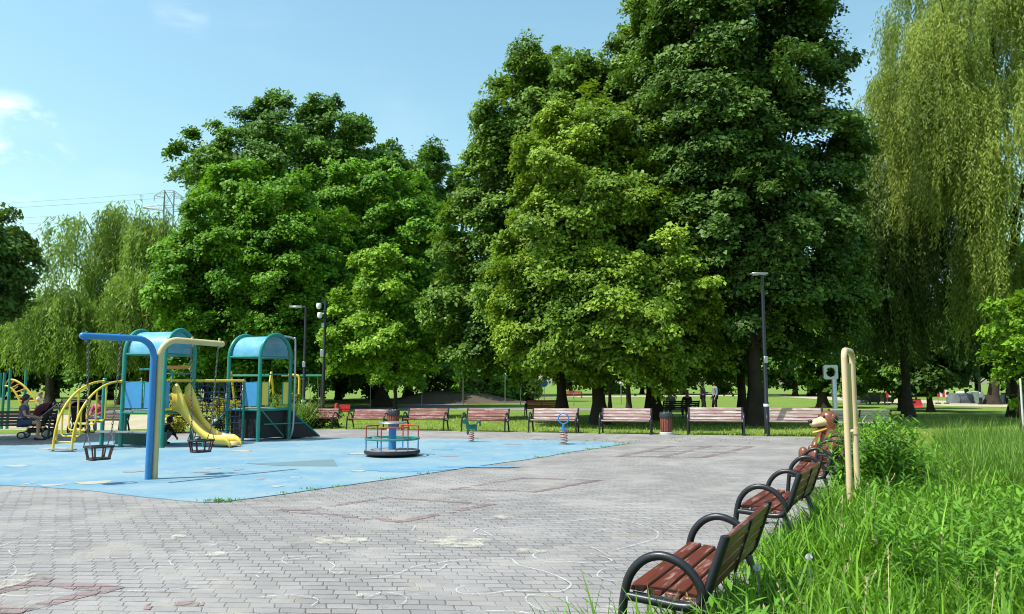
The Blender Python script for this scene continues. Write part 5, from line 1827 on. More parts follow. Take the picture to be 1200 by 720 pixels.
parts = []
def grass_layer(n, d0, d1, h0, h1, w, off, seed, segs=4, power=1.3, spread=.5, tint=(0, 1), clump=None, bmax=.8):
    xy = bed_points(n, d0, d1, off, power)
    nz = patch(xy, 2.2, seed)
    if clump:
        cc = bed_points(clump, d0, d1, off, power)
        xy = cc[r.integers(0, clump, n)] + r.normal(size=(n, 2)) * .10
    e = ((xy - E0) @ NR)
    H = r.uniform(h0, h1, n) * (1 + .28 * nz) * (.86 + .14 * (e / .6).clip(0, 1)) * (1 + .15 * ((xy - E0) @ UR < -.8))
    W = w * r.uniform(.6, 1.3, n)
    v, q, s = blades_at(xy, H, W, seed, segs, spread, bmax)
    t = (tint[0] + (tint[1] - tint[0]) * (r.random(n) * .75 + .25 * (nz * .5 + .5))).clip(0, 1)
    return v, q, np.repeat(t, s)
v, q, t_ = join_np([grass_layer(9000, 2.4, 8.0, .32, .60, .012, -.05, 201, tint=(.05, .8)), grass_layer(13000, 2.4, 8.0, .34, .66, .023, -.10, 202, tint=(.25, 1), clump=900, spread=.8, bmax=1.1),
                   grass_layer(16000, 7.0, 17.0, .32, .60, .016, 0, 203, 3, tint=(.0, .8)), grass_layer(14000, 6.0, 15.0, .42, .80, .024, 0.1, 204, 4, tint=(.15, 1), clump=900, spread=.8, bmax=1.1)])
tag(np_mesh('bed_grass', v, q, t_, M['grass_bed']), 'bright green mixed grass filling the bed beside the benches', 'grass', None, 'stuff')
# fountain grass farther back, arching
xy = bed_points(520, 9.5, 18.5, 1.6, .4)
xy = xy[(xy[:, 0] > 5.2)]
nb = 85
cc = np.repeat(xy, nb, 0) + r.normal(size=(len(xy) * nb, 2)) * .09
hh = np.repeat(r.uniform(.75, 1.15, len(xy)), nb) * r.uniform(.6, 1.1, len(cc))
v, q, s = blades_at(cc, hh, np.full(len(cc), .011), 205, 4, .75, 1.05)
tag(np_mesh('fountain_grass', v, q, np.repeat(r.random(len(cc)), s), M['grass_tall']), 'dark green arching fountain grass at the back of the bed', 'grass', None, 'stuff')
# leafy weeds
def weed_layer(n, d0, d1, h0, h1, ll, lw, per, off, seed, power=1.2, thr=-.2):
    xy = bed_points(n, d0, d1, off, power)
    xy = xy[patch(xy, 1.7, seed) > thr]
    k = len(xy)
    base = np.concatenate([xy, np.full((k, 1), .012)], 1)
    return join_np(stems_np(base, r.uniform(h0, h1, k), np.random.default_rng(seed), ll, lw, per, .35))
v, q, t_ = join_np([weed_layer(900, 2.9, 8.5, .34, .62, .13, .024, 14, .62, 211), weed_layer(260, 3.0, 7.5, .40, .62, .16, .033, 15, .80, 212, thr=-.3),
                   weed_layer(420, 7.5, 15.0, .35, .60, .14, .026, 12, .15, 213, thr=-.3)])
tag(np_mesh('leafy_undergrowth', v, q, t_, M['leaf_weed']), 'broad leaved green undergrowth between the grass of the bed', 'undergrowth', None, 'stuff')
# dry seed heads
xy = bed_points(100, 3.0, 12.0, .3, 1.0)
hh = r.uniform(.50, .78, len(xy))
v, q, s = blades_at(xy, hh, np.full(len(xy), .006), 221, 4, .35, .4)
pts = [(v, q, np.repeat(r.random(len(xy)), s))]
vv = v.reshape(len(xy), -1, 3)
tipv, dirv = vv[:, -1], unit(vv[:, -1] - vv[:, -3])
k = 16
ti = np.repeat(np.arange(len(xy)), k)
pp = tipv[ti] - dirv[ti] * r.uniform(0, .11, len(ti))[:, None]
v2, q2, s2 = strips(pp, unit(dirv[ti] + r.normal(size=(len(ti), 3)) * .45), unit(r.normal(size=(len(ti), 3))), np.full(len(ti), .028), np.full(len(ti), .007), np.full(len(ti), .1), 2, 'leaf')
pts.append((v2, q2, np.repeat(r.random(len(ti)), s2)))
v, q, t_ = join_np(pts)
tag(np_mesh('dry_seed_grass', v, q, t_, M['straw']), 'pale dry grass stalks with seed heads among the green', 'grass', None, 'stuff')
# dandelion clocks
for i, (px, py, D, lb) in enumerate(((887, 665.5, 4.85, 'white dandelion clock behind the nearest bench, the lower of two'), (948, 653, 5.2, 'white dandelion clock right of the nearest bench, the higher of two'))):
    p = P(px, py, D)
    t = thing('dandelion', (p.x, p.y, .012), 0, lb, 'flower', 'dandelion clocks in the bed')
    z = p.z - .012
    MB().tube(cr([(.02, .01, 0), (.01, 0, z * .5), (0, 0, z)], 5), .003, 6).build('stem', M['sign_yellow'] if False else M['c_slate_shirt'], t)
    m = MB(); m.ball((0, 0, z), .006, 8); rr = random.Random(i)
    for _ in range(150):
        d = Vector((rr.gauss(0, 1), rr.gauss(0, 1), rr.gauss(0, 1))).normalized()
        e = Vector((0, 0, z)) + d * .019
        a = d.orthogonal().normalized() * .0022
        m.add([Vector((0, 0, z)) + a * .2, e + a, e - a], [(0, 1, 2)])
        b2 = d.cross(a)
        for w_ in range(4):
            g = (a * math.cos(w_ * 1.57) + b2 * math.sin(w_ * 1.57)) * 3
            m.add([e, e + g + a * .5, e + g - a * .5 + d * .003], [(0, 1, 2)])
    m.build('seed_head', M['white'], t, False)

# lawn tufts along the far edge of the plaza
n = 26000
u = r.random(n); D_ = 22.5 + 16 * u ** 1.6
x = r.uniform(-.34, .72, n) * D_ + 0
ln = far_r - far_l
side = (x - far_l.x) * (ln.y) - (D_ - far_l.y) * (ln.x)
ok = side < -.05 * ln.length + 0
xy = np.stack([x, D_], 1)[ok]
v, q, s = blades_at(xy, r.uniform(.05, .15, len(xy)), np.full(len(xy), .020), 231, 2, .7, .5)
tag(np_mesh('lawn_blades', v, q, np.repeat(r.random(len(xy)), s), M['grass_lawn']), 'short lawn blades along the far pavement edge', 'grass', None, 'stuff')
# weeds at the edge of the rubber and in the joints
seeds = [(255, 589.5, 16), (266, 588.8, 12), (248, 590, 6), (335, 580, 4), (368, 575.5, 7), (391, 572.5, 4), (455, 563, 5), (500, 557, 6), (632, 537.6, 10), (660, 533, 9), (690, 527.5, 9), (705, 525, 8), (728, 522.5, 10), (736, 520.8, 10), (632, 516.7, 6), (690, 518.4, 6), (560, 515.8, 5), (665, 517.6, 5), (715, 519, 6)]
pts = []
for px, py, k in seeds:
    c = G(px, py)
    pts.append(np.stack([c.x + r.normal(size=k * 4) * .12, c.y + r.normal(size=k * 4) * .05], 1))
for k in range(60):
    c = G(r.uniform(610, 960), r.uniform(513, 522))
    pts.append(np.stack([c.x + r.normal(size=5) * .06, c.y + r.normal(size=5) * .04], 1))
xy = np.concatenate(pts)
v, q, s = blades_at(xy, r.uniform(.025, .075, len(xy)), np.full(len(xy), .016), 232, 2, 1.0, .8)
v[:, 2] += .012
tag(np_mesh('joint_weeds', v, q, np.repeat(r.random(len(xy)), s), M['grass_bed']), 'tufts of weed along the rubber edge', 'weeds', None, 'stuff')

# ------------------------------------------------------------------ people
def skinned(name, chains, mat, parent, root=0, sub=2):
    """one continuous skin: chains is a list of lists of (key, point, radius); equal keys are the same joint"""
    keys, pts, rad, edges = {}, [], [], set()
    for ch in chains:
        prev = None
        for key, p, q in ch:
            if key not in keys:
                keys[key] = len(pts); pts.append(tuple(p)); rad.append(q)
            i = keys[key]
            if prev is not None and prev != i: edges.add((prev, i))
            prev = i
    me = bpy.data.meshes.new(name)
    me.from_pydata(pts, list(edges), [])
    me.materials.append(mat)
    o = bpy.data.objects.new(name, me)
    col.objects.link(o)
    if parent is not None: o.parent = parent
    o.modifiers.new('skin', 'SKIN')
    sv = me.skin_vertices[0].data
    for i, q in enumerate(rad):
        sv[i].radius = (q, q)
        sv[i].use_root = (i == root)
    s = o.modifiers.new('subdivision', 'SUBSURF'); s.levels = sub; s.render_levels = sub
    return o

def person(loc, rz, label, pose, k=1.0, top='c_white_shirt', legs='c_denim', hair='hair_dark', sleeves=True, long_hair=False, group=None, bare_legs=False, turn=0.0):
    """local +Y is forward"""
    V = lambda *a: Vector(a) * k
    J = {}
    if pose == 'sit':
        J['pel'] = V(0, 0, .52); lean = -.06
        J['bel'] = V(0, .0, .66); J['che'] = V(0, .03, .88); J['sho'] = V(0, .03, 1.0); J['nek'] = V(0, .05, 1.07); J['hd'] = V(0, .08, 1.18); J['ht'] = V(0, .09, 1.24)
        for s in (-1, 1):
            J['hip', s] = V(.09 * s, .02, .51); J['kne', s] = V(.11 * s, .43, .50); J['ank', s] = V(.11 * s, .40 + .05 * s, .08); J['toe', s] = V(.12 * s, .56 + .05 * s, .035)
            J['shl', s] = V(.165 * s, .03, .97); J['elb', s] = V(.23 * s, .12, .72); J['wri', s] = V(.12 * s, .34, .66)
    elif pose == 'stand':
        J['pel'] = V(0, 0, .93); J['bel'] = V(0, .01, 1.06); J['che'] = V(0, .0, 1.27); J['sho'] = V(0, 0, 1.39); J['nek'] = V(0, .01, 1.46); J['hd'] = V(0, .03, 1.58); J['ht'] = V(0, .03, 1.64)
        for s in (-1, 1):
            J['hip', s] = V(.09 * s, 0, .90); J['kne', s] = V(.10 * s, .05 + .03 * s, .50); J['ank', s] = V(.11 * s, .02 + .08 * s, .08); J['toe', s] = V(.13 * s, .16 + .08 * s, .035)
            J['shl', s] = V(.175 * s, 0, 1.37); J['elb', s] = V(.235 * s, -.03, 1.09); J['wri', s] = V(.22 * s, .10, .86)
        if turn:
            J['elb', 1] = V(.24, .08, 1.10); J['wri', 1] = V(.20, .30, 1.14)
    else:  # crouch
        J['pel'] = V(0, -.12, .30); J['bel'] = V(0, -.08, .42); J['che'] = V(0, .06, .62); J['sho'] = V(0, .11, .72); J['nek'] = V(0, .15, .78); J['hd'] = V(0, .21, .87); J['ht'] = V(0, .22, .93)
        for s in (-1, 1):
            J['hip', s] = V(.09 * s, -.10, .29); J['kne', s] = V(.17 * s, .26, .44); J['ank', s] = V(.13 * s, -.02, .08); J['toe', s] = V(.15 * s, .14, .035)
            J['shl', s] = V(.165 * s, .11, .70); J['elb', s] = V(.22 * s, .26, .47); J['wri', s] = V(.13 * s, .42, .26)
    hs = 1.0 if k > .8 else 1.35         # children have larger heads
    t = thing('person', loc, rz, label, 'person', group)
    c = lambda key, q: (key, J[key], q * k)
    ch = [[c('pel', .115), c('bel', .105), c('che', .125), c('sho', .085), c('nek', .05 * hs), c('hd', .088 * hs), c('ht', .07 * hs)]]
    nose = J['hd'] + V(0, .10 * hs, -.01); ch.append([c('hd', .088 * hs), ('nose', nose, .012 * k)])
    for s in (-1, 1):
        ch.append([c('pel', .115), c(('hip', s), .085), c(('kne', s), .055), c(('ank', s), .036), c(('toe', s), .03)])
        ch.append([c('sho', .085), c(('shl', s), .052), c(('elb', s), .038), c(('wri', s), .025)])
        w_ = J['wri', s]; d = (w_ - J['elb', s]).normalized(); pa = w_ + d * .08 * k
        ch.append([c(('wri', s), .025), (('palm', s), pa, .026 * k)])
        sx = d.cross(Vector((0, 0, 1))); sx = sx.normalized() if sx.length > .1 else Vector((1, 0, 0))
        dn = d.cross(sx)
        for f, L in enumerate((.07, .085, .08, .06)):
            b0 = pa + sx * (.014 * (f - 1.5)) * k
            b1 = b0 + d * L * .6 * k + dn * .01 * k
            ch.append([(('palm', s), pa, .026 * k), (('f', s, f), b1, .008 * k), (('g', s, f), b1 + d * L * .4 * k + dn * .035 * k, .006 * k)])
        ch.append([(('palm', s), pa, .026 * k), (('th', s), w_ + d * .05 * k + sx * .045 * k, .009 * k), (('th2', s), w_ + d * .085 * k + sx * .05 * k, .007 * k)])
    body = skinned('body', ch, M['skin'], t)
    g = .016
    sh = [[c('bel', .105 + g), c('che', .128 + g), c('sho', .085 + g)], [c('bel', .105 + g), ('pl', J['pel'] + V(0, 0, .02), (.118 + g) * k)]]
    for s in (-1, 1):
        e = J['shl', s].lerp(J['elb', s], .55)
        row_ = [c('sho', .085 + g), c(('shl', s), .056 + g)]
        row_ += [c(('elb', s), .04 + g), (('cuff', s), J['elb', s].lerp(J['wri', s], .85), (.03 + g) * k)] if sleeves else [(('cuff', s), e, (.046 + g) * k)]
        sh.append(row_)
    skinned('shirt', sh, M[top], t)
    tr = []
    for s in (-1, 1):
        row_ = [c('pel', .117 + g * .8), c(('hip', s), .087 + g), c(('kne', s), .058 + g)]
        if bare_legs: row_[-1] = (('hem', s), J['hip', s].lerp(J['kne', s], .75), (.068 + g) * k)
        else: row_.append((('hem', s), J['kne', s].lerp(J['ank', s], .93), (.042 + g) * k))
        tr.append(row_)
    skinned('trousers', tr, M[legs], t)
    for s in (-1, 1):
        m = MB(); a, b_ = J['ank', s], J['toe', s]
        m.tube(cr([a + Vector((0, -.05, -.045)) * k, a.lerp(b_, .5) + Vector((0, 0, -.03)) * k, b_ + Vector((0, .05, -.005)) * k], 4), [.036 * k] * 4 + [.04 * k] * 4 + [.026 * k], 10)
        m.build('shoe', M['black'] if s * k > -9 else M['white'], t)
    m = MB()
    q = J['hd'] + (J['ht'] - J['hd']) * .4
    m.ball(q + V(0, -.022, .018), (.094 * k * hs, .105 * k * hs, .112 * k * hs), 16)
    m.v = [p for p in m.v]
    vs = []
    for p in m.v:
        dv_ = Vector(p) - q
        if dv_.y > .045 * k * hs and dv_.z < .06 * k * hs: p = (p[0], q.y + .045 * k * hs, p[2])
        if dv_.z < -.06 * k and dv_.y > -.02: p = (p[0], p[1] - .03 * k, p[2])
        vs.append(p)
    m.v = vs
    if long_hair: m.ball(q + V(0, -.085, -.10), (.075 * k, .045 * k, .16 * k), 14)
    m.build('hair', M[hair], t)
    for s in (-1, 1):
        m = MB(); m.ball(J['hd'] + V(.032 * s, .085 * hs, .018), .010 * k, 8); m.build('eye', M['eye'], t)
    return t

p = G(22, 517) + Vector((0, .1, 0)); p.z = .01
person((p.x, p.y, .012), math.radians(-72), 'woman in a grey purple top sitting on the shaded bench by the pushchair', 'sit', .98, 'c_purple', 'c_denim', 'hair_dark', False, True, None, True)
p = G(192, 521); p.z = .024
person((p.x, p.y, .024), math.radians(-55), 'small child in dark clothes crouching on the ground under the slide tower', 'crouch', .68, 'c_black_cloth', 'c_slate_shirt', 'hair_dark', True)
q = (fl2 + Uv * .28 + Vv * .3)
person((q.x, q.y, .93), math.radians(120), 'toddler in a white top standing on the right tower platform behind the net', 'stand', .46, 'c_white_shirt', 'c_bluegrey', 'hair_fair', False)
p = BENCH_C
person((p.x, p.y - .10, -.04), math.radians(176), 'person in pink sitting on the bench behind the yellow arched climber', 'sit', .95, 'c_pink', 'c_bluegrey', 'hair_dark')
for i, (dx, top, lb, hr) in enumerate(((-.36, 'c_bluegrey', 'person in blue grey sitting on the dark bench under the lindens, nearer the bin', 'hair_dark'), (.42, 'c_black_cloth', 'person in black on the dark bench under the lindens, next to one in blue grey', 'hair_fair'))):
    p = BENCH_D + Vector((dx, .06, 0))
    person((p.x, p.y, -.03), math.radians(8), lb, 'sit', 1.0, top, 'c_denim', hr, True, i == 1, 'people under the lindens')
for i, (px, top, lb, tn, rz) in enumerate(((824, 'c_black_cloth', 'person in dark clothes standing in the shade beside the one in a light top', 1, -90), (838.5, 'c_bluegrey', 'person in a light grey top and dark trousers standing in the shade', 0, 100))):
    p = G(px, 484.5)
    person((p.x, p.y, 0), math.radians(rz), lb, 'stand', 1.0, top, 'c_black_cloth', 'hair_dark', True, False, 'people under the lindens', False, tn)

# ------------------------------------------------------------------ pushchairs
def pushchair(loc, rz, label, hood, seat):
    t = thing('pushchair', loc, rz, label, 'pushchair', 'pushchairs')
    # local +Y is the direction of travel
    for s in (-1, 1):
        for y, rr in ((-.30, .14), (.36, .10)):
            m = MB(); m.tube([(s * .25, y + rr * math.cos(a), rr + .01 + rr * .86 * math.sin(a) ) for a in np.linspace(0, 2 * PI, 25)[:-1]], .020, 8, True)
            w_ = m.build('wheel', M['black'], t)
            m = MB(); m.lathe([(.0001, -.012), (rr * .5, -.010), (rr * .78, -.006), (rr * .78, .006), (rr * .5, .010), (.0001, .012)], (s * .25, y, rr + .01), 16, Matrix.Rotation(PI / 2, 3, 'Y')); m.build('rim', M['galv'], w_)
        m = MB()
        m.tube([(s * .23, .36, .11), (s * .22, .05, .50), (s * .22, -.52, 1.02)], .014, 8)
        m.tube([(s * .23, -.30, .15), (s * .22, .0, .46), (s * .22, .25, .62)], .014, 8)
        m.build('frame_tube', M['galv'], t)
    m = MB(); m.tube(cr([(-.22, -.52, 1.02), (-.18, -.56, 1.05), (.18, -.56, 1.05), (.22, -.52, 1.02)], 4), .018, 8); m.build('handle', M['black'], t)
    m = MB(); m.prism([(-.19, .30, .44), (-.19, -.06, .40), (-.19, -.28, .86), (-.19, -.33, .84), (-.19, -.12, .34), (-.19, .30, .38)], (.38, 0, 0)); m.build('seat', M[seat], t)
    m = MB(); m.box((0, .02, .24), (.34, .46, .14), ch=.04); m.build('basket', M['black'], t)
    m = MB()
    n, k = 12, 12
    vs, fs = [], []
    for i in range(n + 1):
        a = -.35 + 2.1 * i / n
        for j in range(k + 1):
            b_ = PI * j / k
            x = -.23 * math.cos(b_)
            rad = .34 * (math.sin(b_) ** .45 if 0 < j < k else .28)
            vs.append((x, -.20 + rad * math.sin(a) * (1 + .02 * (i % 2)), .70 + rad * math.cos(a)))
    for i in range(n):
        for j in range(k):
            fs.append((i * (k + 1) + j, i * (k + 1) + j + 1, (i + 1) * (k + 1) + j + 1, (i + 1) * (k + 1) + j))
    m.add(vs, fs)
    o = m.build('hood', M[hood], t)
    sm = o.modifiers.new('thickness', 'SOLIDIFY'); sm.thickness = .012
    m = MB(); m.tube([(-.2, .25, .66), (0, .32, .67), (.2, .25, .66)], .016, 8); m.build('bumper_bar', M['black'], t)
p = G(44, 514.5)
pushchair((p.x, p.y, .012), math.radians(108), 'pushchair with a maroon hood beside the seated woman', 'maroon', 'black')
p = G(92, 508)
pushchair((p.x, p.y, .012), math.radians(20), 'black pushchair behind the yellow arched climber', 'navy_fabric', 'black')

# ------------------------------------------------------------------ second climber at the left edge
b0 = G(8, 503)
t = thing('arched_ladder_climber', (b0.x, b0.y, 0), 0, 'orange yellow arched ladder climber on teal posts beyond the shaded bench', 'climber')
zt = lambda py: zat(py, b0.y)
kx = b0.y / FPX
for dx, dy in ((0, 0), (0, .9), (-.2, .0), (-.95, .9)):
    m = MB(); m.tube([(dx, dy, 0), (dx, dy, zt(437) + .12 * (dx == 0))], .05, 10); m.build('post', M['teal'], t)
arcA = [((x - 8) * kx, .0, zt(y)) for x, y in ((7, 444.5), (15, 446.5), (24, 452), (33, 461), (40, 470), (48, 482))]
arcB = [((x - 8) * kx, .0, zt(y)) for x, y in ((2, 452), (9, 454), (15, 460), (20, 468), (24, 478))]
ca, cb = cr(arcA, 5), cr(arcB, 5)
for c_ in (ca, cb):
    MB().tube(c_ + [c_[-1] + Vector((.02, 0, -.05))], .038, 10).build('climber_arch', M['yellow'], t)
m = MB()
for k in range(7):
    a = ca[int(k * (len(ca) - 1) / 6)]; c_ = cb[int(k * (len(cb) - 1) / 6)]
    m = MB().tube([a, c_], .024, 8); m.build('climber_rung', M['orange'], t)
m = MB()
m.tube([ca[-1], (ca[-1].x + .1, 0, 0)], .04, 8); m.build('climber_leg', M['yellow'], t)
m = MB(); m.tube([cb[-1], (cb[-1].x + .2, .05, 0)], .04, 8); m.build('climber_leg', M['yellow'], t)
for a, c_ in (((-.9, .3, 1.4), (0, .3, .7)), ((-.9, .3, .7), (.1, .3, 1.5))):
    m = MB(); m.tube([a, c_], .02, 8); m.build('cross_bar', M['galv'], t)
p = G(33, 503.5)
m = MB()
person((p.x, p.y + .55, .48), math.radians(-110), 'child in a white shirt climbing on the orange yellow ladder arch', 'sit', .62, 'c_white_shirt', 'c_bluegrey', 'hair_fair', False, False, None, True)

# ------------------------------------------------------------------ swing set behind the right tower
D = 36
t = thing('swing_set', (world(319, D)[0], D, 0), 0, 'yellow framed swing set with teal beams behind the right tower', 'swing set')
X = lambda px: world(px, D)[0] - world(319, D)[0]
zb = zat(440, D)
for px in (272, 319):
    m = MB()
    for s in (-1, 1): m.tube([(X(px), 0, zb + .15), (X(px), s * .9, 0)], .05, 10)
    m.build('leg_pair', M['yellow'], t)
m = MB(); m.tube(cr([(X(331), 0, zb), (X(348), 0, zb), (X(351.5), 0, zb - .12), (X(352), 0, zb - .4), (X(352), 0, 0)], 5), .06, 10); m.build('bent_post', M['yellow'], t)
for a, c_ in ((271, 318), (353, 378)):
    m = MB(); m.tube([(X(a), 0, zb - .02), (X(c_), 0, zb - .02)], .05, 10); m.build('beam', M['teal'], t)
m = MB(); m.tube([(X(378), 0, zb), (X(378), .0, 0)], .045, 10); m.build('post', M['iron'], t)
for px, b_ in ((362, 366), (373, 375)):
    m = MB(); m.tube([(X(px), 0, zb), (X(b_), .1, .55)], .012, 6); m.build('chain', M['galv'], t)
m = MB(); m.box((X(370.5), .1, .54), (.42, .18, .04)); m.build('seat', M['black'], t)
p = G(387, 490)
t = thing('play_cabin', (p.x, p.y + 3, 0), 0, 'small red play bench and stool by the dark camera pole', 'play bench')
t.scale = (.55, .6, .6)
m = MB(); m.box((0, 0, .42), (1.0, .4, .07)); m.box((0, .2, .72), (1.0, .05, .34)); m.build('seat', M['red_plastic'], t)
for s in (-1, 1):
    m = MB(); m.box((s * .4, .05, .2), (.08, .34, .39)); m.build('leg', M['red_plastic'], t)
m = MB(); m.lathe([(.17, 0), (.17, .8), (.14, .98), (.0001, 1.02)], (-.75, .1, 0), 16); m.build('bollard', M['red_plastic'], t)

# ------------------------------------------------------------------ far things on the right
def at(px, D, z=0): return Vector((world(px, D)[0], D, z))
def barrier(px, D, w_, label, z0=.55, h=.55):
    t = thing('road_barrier', at(px, D), 0, label, 'barrier', 'striped road barriers')
    n = max(3, round(w_ / .2))
    for i in range(n):
        m = MB(); m.box(((i + .5) * w_ / n - w_ / 2, 0, z0 + h / 2), (w_ / n - .004, .05, h), ch=.004)
        m.build('stripe', M['red_plastic'] if i % 2 == 0 else M['white'], t)
    for s in (-1, 1):
        m = MB(); m.tube([(s * w_ * .42, .045, 0), (s * w_ * .42, .045, z0 + h)], .022, 8); m.build('leg', M['galv'], t)
        m = MB(); m.box((s * w_ * .42, 0.045, .05), (.2, .5, .09)); m.build('foot', M['black'], t)
barrier(1044, 58, 1.1, 'red and white striped barrier board left of the red plastic barrier')
barrier(1101, 62, .8, 'red and white striped barrier board half hidden by the young dark tree')
p = at(1069, 54)
t = thing('plastic_barrier', p, .1, 'low solid red plastic barrier on the lawn under the willow', 'barrier')
m = MB(); m.prism([(-.45, -.2, 0), (.45, -.2, 0), (.45, -.12, .12), (.40, -.06, .52), (-.40, -.06, .52), (-.45, -.12, .12)], (0, .16, 0)); m.build('body', M['red_plastic'], t, False)
m = MB(); m.box((0, -.03, .54), (.7, .1, .05)); m.build('top_rail', M['red_plastic'], t)
def pile(px, D, w_, h, label, seed, mat='tarp'):
    t = thing('covered_pile', at(px, D), .1 * seed, label, 'covered pile', 'covered piles by the far path')
    r_ = random.Random(seed)
    m = MB()
    n, k = 22, 6
    vs, fs = [], []
    for j in range(k + 1):
        q = j / k
        for i in range(n):
            a = 2 * PI * i / n
            ca, sa = math.cos(a), math.sin(a)
            sx = math.copysign(abs(ca) ** .55, ca) * w_ / 2; sy = math.copysign(abs(sa) ** .55, sa) * w_ * .35
            sc = (1.05 - .18 * q) if j < k else .35
            vs.append((sx * sc + r_.uniform(-.04, .04), sy * sc + r_.uniform(-.04, .04), h * min(1, q * 1.15) + r_.uniform(-.05, .05) * (j > 0)))
    for j in range(k):
        for i in range(n):
            l = (i + 1) % n
            fs.append((j * n + i, j * n + l, (j + 1) * n + l, (j + 1) * n + i))
    fs.append(tuple(k * n + i for i in range(n)))
    m.add(vs, fs)
    m.build('tarpaulin', M[mat], t)
    m = MB()
    for s in (-.28, .28):
        m.tube([(s * w_, -w_ * .385, .02), (s * w_, -w_ * .36, h * .8), (s * w_, 0, h * 1.06), (s * w_, w_ * .36, h * .8)], .02, 6)
    m.build('strap', M['black'], t)
    return t
pile(1122, 64, 1.95, .82, 'larger grey tarpaulin covered pile, left of the dark path post', 1)
pile(1159, 62, 1.75, .68, 'crumpled grey tarpaulin covered pile between the path post and leaning trunk', 2)
def crate(px, D, w_, h, label, mat='iron'):
    t = thing('waste_container', at(px, D), 0, label, 'container', 'dark containers by the far path')
    m = MB(); m.prism([(-w_ / 2, -.4, .12), (w_ / 2, -.4, .12), (w_ * .54, -.45, h), (-w_ * .54, -.45, h)], (0, .8, 0)); m.build('body', M[mat], t, False)
    m = MB(); m.box((0, -.03, h + .03), (w_ * 1.12, .92, .07), ch=.02); m.build('lid', M[mat], t)
    for s in (-1, 1):
        m = MB(); m.lathe([(.0001, -.03), (.08, -.03), (.08, .03), (.0001, .03)], (s * w_ * .38, -.3, .085), 12, Matrix.Rotation(PI / 2, 3, 'Y')); m.build('wheel', M['black'], t)
crate(1019, 62, .9, .85, 'black waste container farthest left of the far works')
crate(1036, 64, .8, .8, 'black waste container touching the striped barrier')
crate(1180, 64, 1.0, .8, 'dark container at the right behind the willow trunk')
pile(1006, 64, .8, .6, 'small pale covered pile left of the black containers', 4)
pile(1131, 70, 2.2, .95, 'pinkish grey covered pile behind the larger tarpaulin', 5, 'concrete')
t = thing('path_post', at(1145, 60), 0, 'dark path lamp pole with a pale box, between the tarpaulin piles', 'post')
MB().lathe([(.16, 0), (.16, .1), (.10, .12), (.09, 3.6), (.0001, 3.65)], n=12).build('pole', M['iron'], t)
m = MB(); m.box((0, -.14, .75), (.3, .16, .42)); m.build('box', M['galv'], t)
t = thing('young_tree_stake', at(1193, 21), 0, 'thin pale stake standing in the tall grass at the right edge', 'stake')
m = MB(); m.lathe([(.028, 0), (.026, 1.7), (.02, 1.74), (.0001, 1.75)], n=10); m.build('stake', M['concrete'], t)
m = MB(); m.tube([(.0, 0, 1.3), (.14, 0, 1.32), (.14, .06, 1.31), (0, .05, 1.3)], .012, 6, True); m.build('tie', M['black'], t)

# signs and little posts on the lawn
def sign(px, D, h, shape, mat, label, size=.3):
    t = thing('park_sign', at(px, D), 0, label, 'sign')
    m = MB(); m.tube([(0, .03, 0), (0, .03, h)], .03, 8); m.build('post', M['galv'], t)
    n = {'round': 24, 'tri': 3, 'square': 4}[shape]
    m = MB(); m.prism([(size * math.sin(2 * PI * k / n + (PI / 4 if n == 4 else 0)), -.02, h - .1 + size * math.cos(2 * PI * k / n + (PI / 4 if n == 4 else 0))) for k in range(n)], (0, .03, 0)); m.build('plate', M[mat], t, False)
    return t
sign(637.5, 70, 1.75, 'round', 'sign_blue', 'round blue sign on a post beyond the lawn, left of a linden trunk', .34)
sign(435, 52, 1.9, 'tri', 'sign_yellow', 'small yellow triangular sign in front of the thick pale trunk', .28)
sign(495, 58, 1.7, 'square', 'red_plastic', 'small red square sign by the path behind the red benches', .22)
for i, (px, D, h, lb) in enumerate(((543, 60, 2.3, 'slim pale lawn post with white cap left of the mounded bushes'), (592, 62, 2.3, 'slim pale lawn post with white cap among the mounded bushes'), (610, 58, 1.5, 'shorter pale lawn post right of the mounded bushes'), (672, 56, 1.7, 'slim pale lawn post seen left of the far red bench'), (727, 60, 1.6, 'slim pale lawn post between the linden trunks'))):
    t = thing('garden_post', at(px, D), 0, lb, 'post', 'slim posts on the lawn')
    m = MB(); m.tube([(0, 0, 0), (0, 0, h)], .035, 8); m.build('pole', M['galv'], t)
    m = MB(); m.lathe([(.05, h), (.10, h + .03), (.10, h + .12), (.0001, h + .16)], n=12); m.build('cap', M['white'], t)

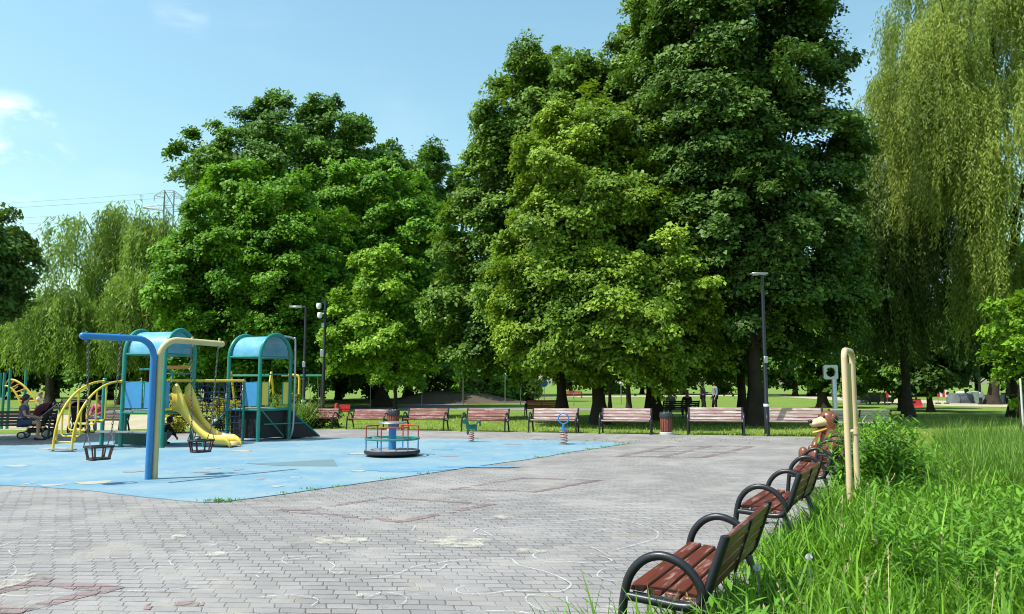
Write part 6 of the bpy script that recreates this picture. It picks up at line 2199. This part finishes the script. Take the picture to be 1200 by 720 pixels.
# ------------------------------------------------------------------ electricity pylon and its wires
D = 200
t = thing('electricity_pylon', at(190.5, D), .35, 'grey lattice electricity pylon rising behind the left willow', 'pylon')
H = zat(221, D)
w0, w1 = 4.2, 1.15
half = lambda z: w0 + (w1 - w0) * min(1, z / (H * .8)) if z < H * .8 else w1
m = MB()
lev = [0, 8, 15, 21, 26.5, 31.5, 36, 39.6, 42.6, 45.6, 48.4, H]
lev = [z * H / lev[-1] if z != H else H for z in lev]
for a, b_ in zip(lev[:-1], lev[1:]):
    ha, hb_ = half(a), half(b_)
    ca = [(-ha, -ha, a), (ha, -ha, a), (ha, ha, a), (-ha, ha, a)]; cb = [(-hb_, -hb_, b_), (hb_, -hb_, b_), (hb_, hb_, b_), (-hb_, hb_, b_)]
    for i in range(4):
        j = (i + 1) % 4
        m.tube([ca[i], cb[i]], .10, 4); m.tube([ca[i], cb[j]], .06, 4); m.tube([ca[j], cb[i]], .06, 4); m.tube([cb[i], cb[j]], .06, 4)
m.build('lattice_mast', M['galv'], t)
arms = [(zat(228, D), 3.6), (zat(244, D), 6.8)]
for z, L in arms:
    for s in (-1, 1):
        m = MB()
        e = (s * L, 0, z + .1)
        for y in (-w1, w1):
            m.tube([(s * w1, y, z), e], .08, 4); m.tube([(s * w1, y, z + 1.6), e], .07, 4)
        for k in range(1, 4):
            q = k / 4
            m.tube([(s * (w1 + (L - w1) * q), 0, z + .05), (s * (w1 + (L - w1) * (q - .12)), 0, z + 1.5 * (1 - q))], .05, 4)
        m.tube([(s * L, 0, z + .1), (s * L, 0, z - 1.4)], .09, 6)
        m.build('cross_arm', M['galv'], t)
names = ['topmost', 'second from the top', 'third from the top', 'fourth from the top', 'fifth from the top', 'sixth from the top', 'seventh from the top', 'lowest']
for i, py in enumerate((222, 228, 241, 248.5, 260.5, 267.5, 281.5, 287)):
    m = MB()
    pts = []
    for k in range(25):
        x = 190 - k * 22
        z = zat(py + (190 - x) * -.012 + .9 * math.sin(PI * k / 24) * 3, D)
        pts.append(Vector((world(x, D)[0], D + i * .5 + k * 1.2, z)))
    m.tube(pts, .034, 5)
    tag(m.build('power_line', M['galv']), 'thin overhead wire left of the pylon, %s of eight' % names[i], 'wire', 'overhead power lines')
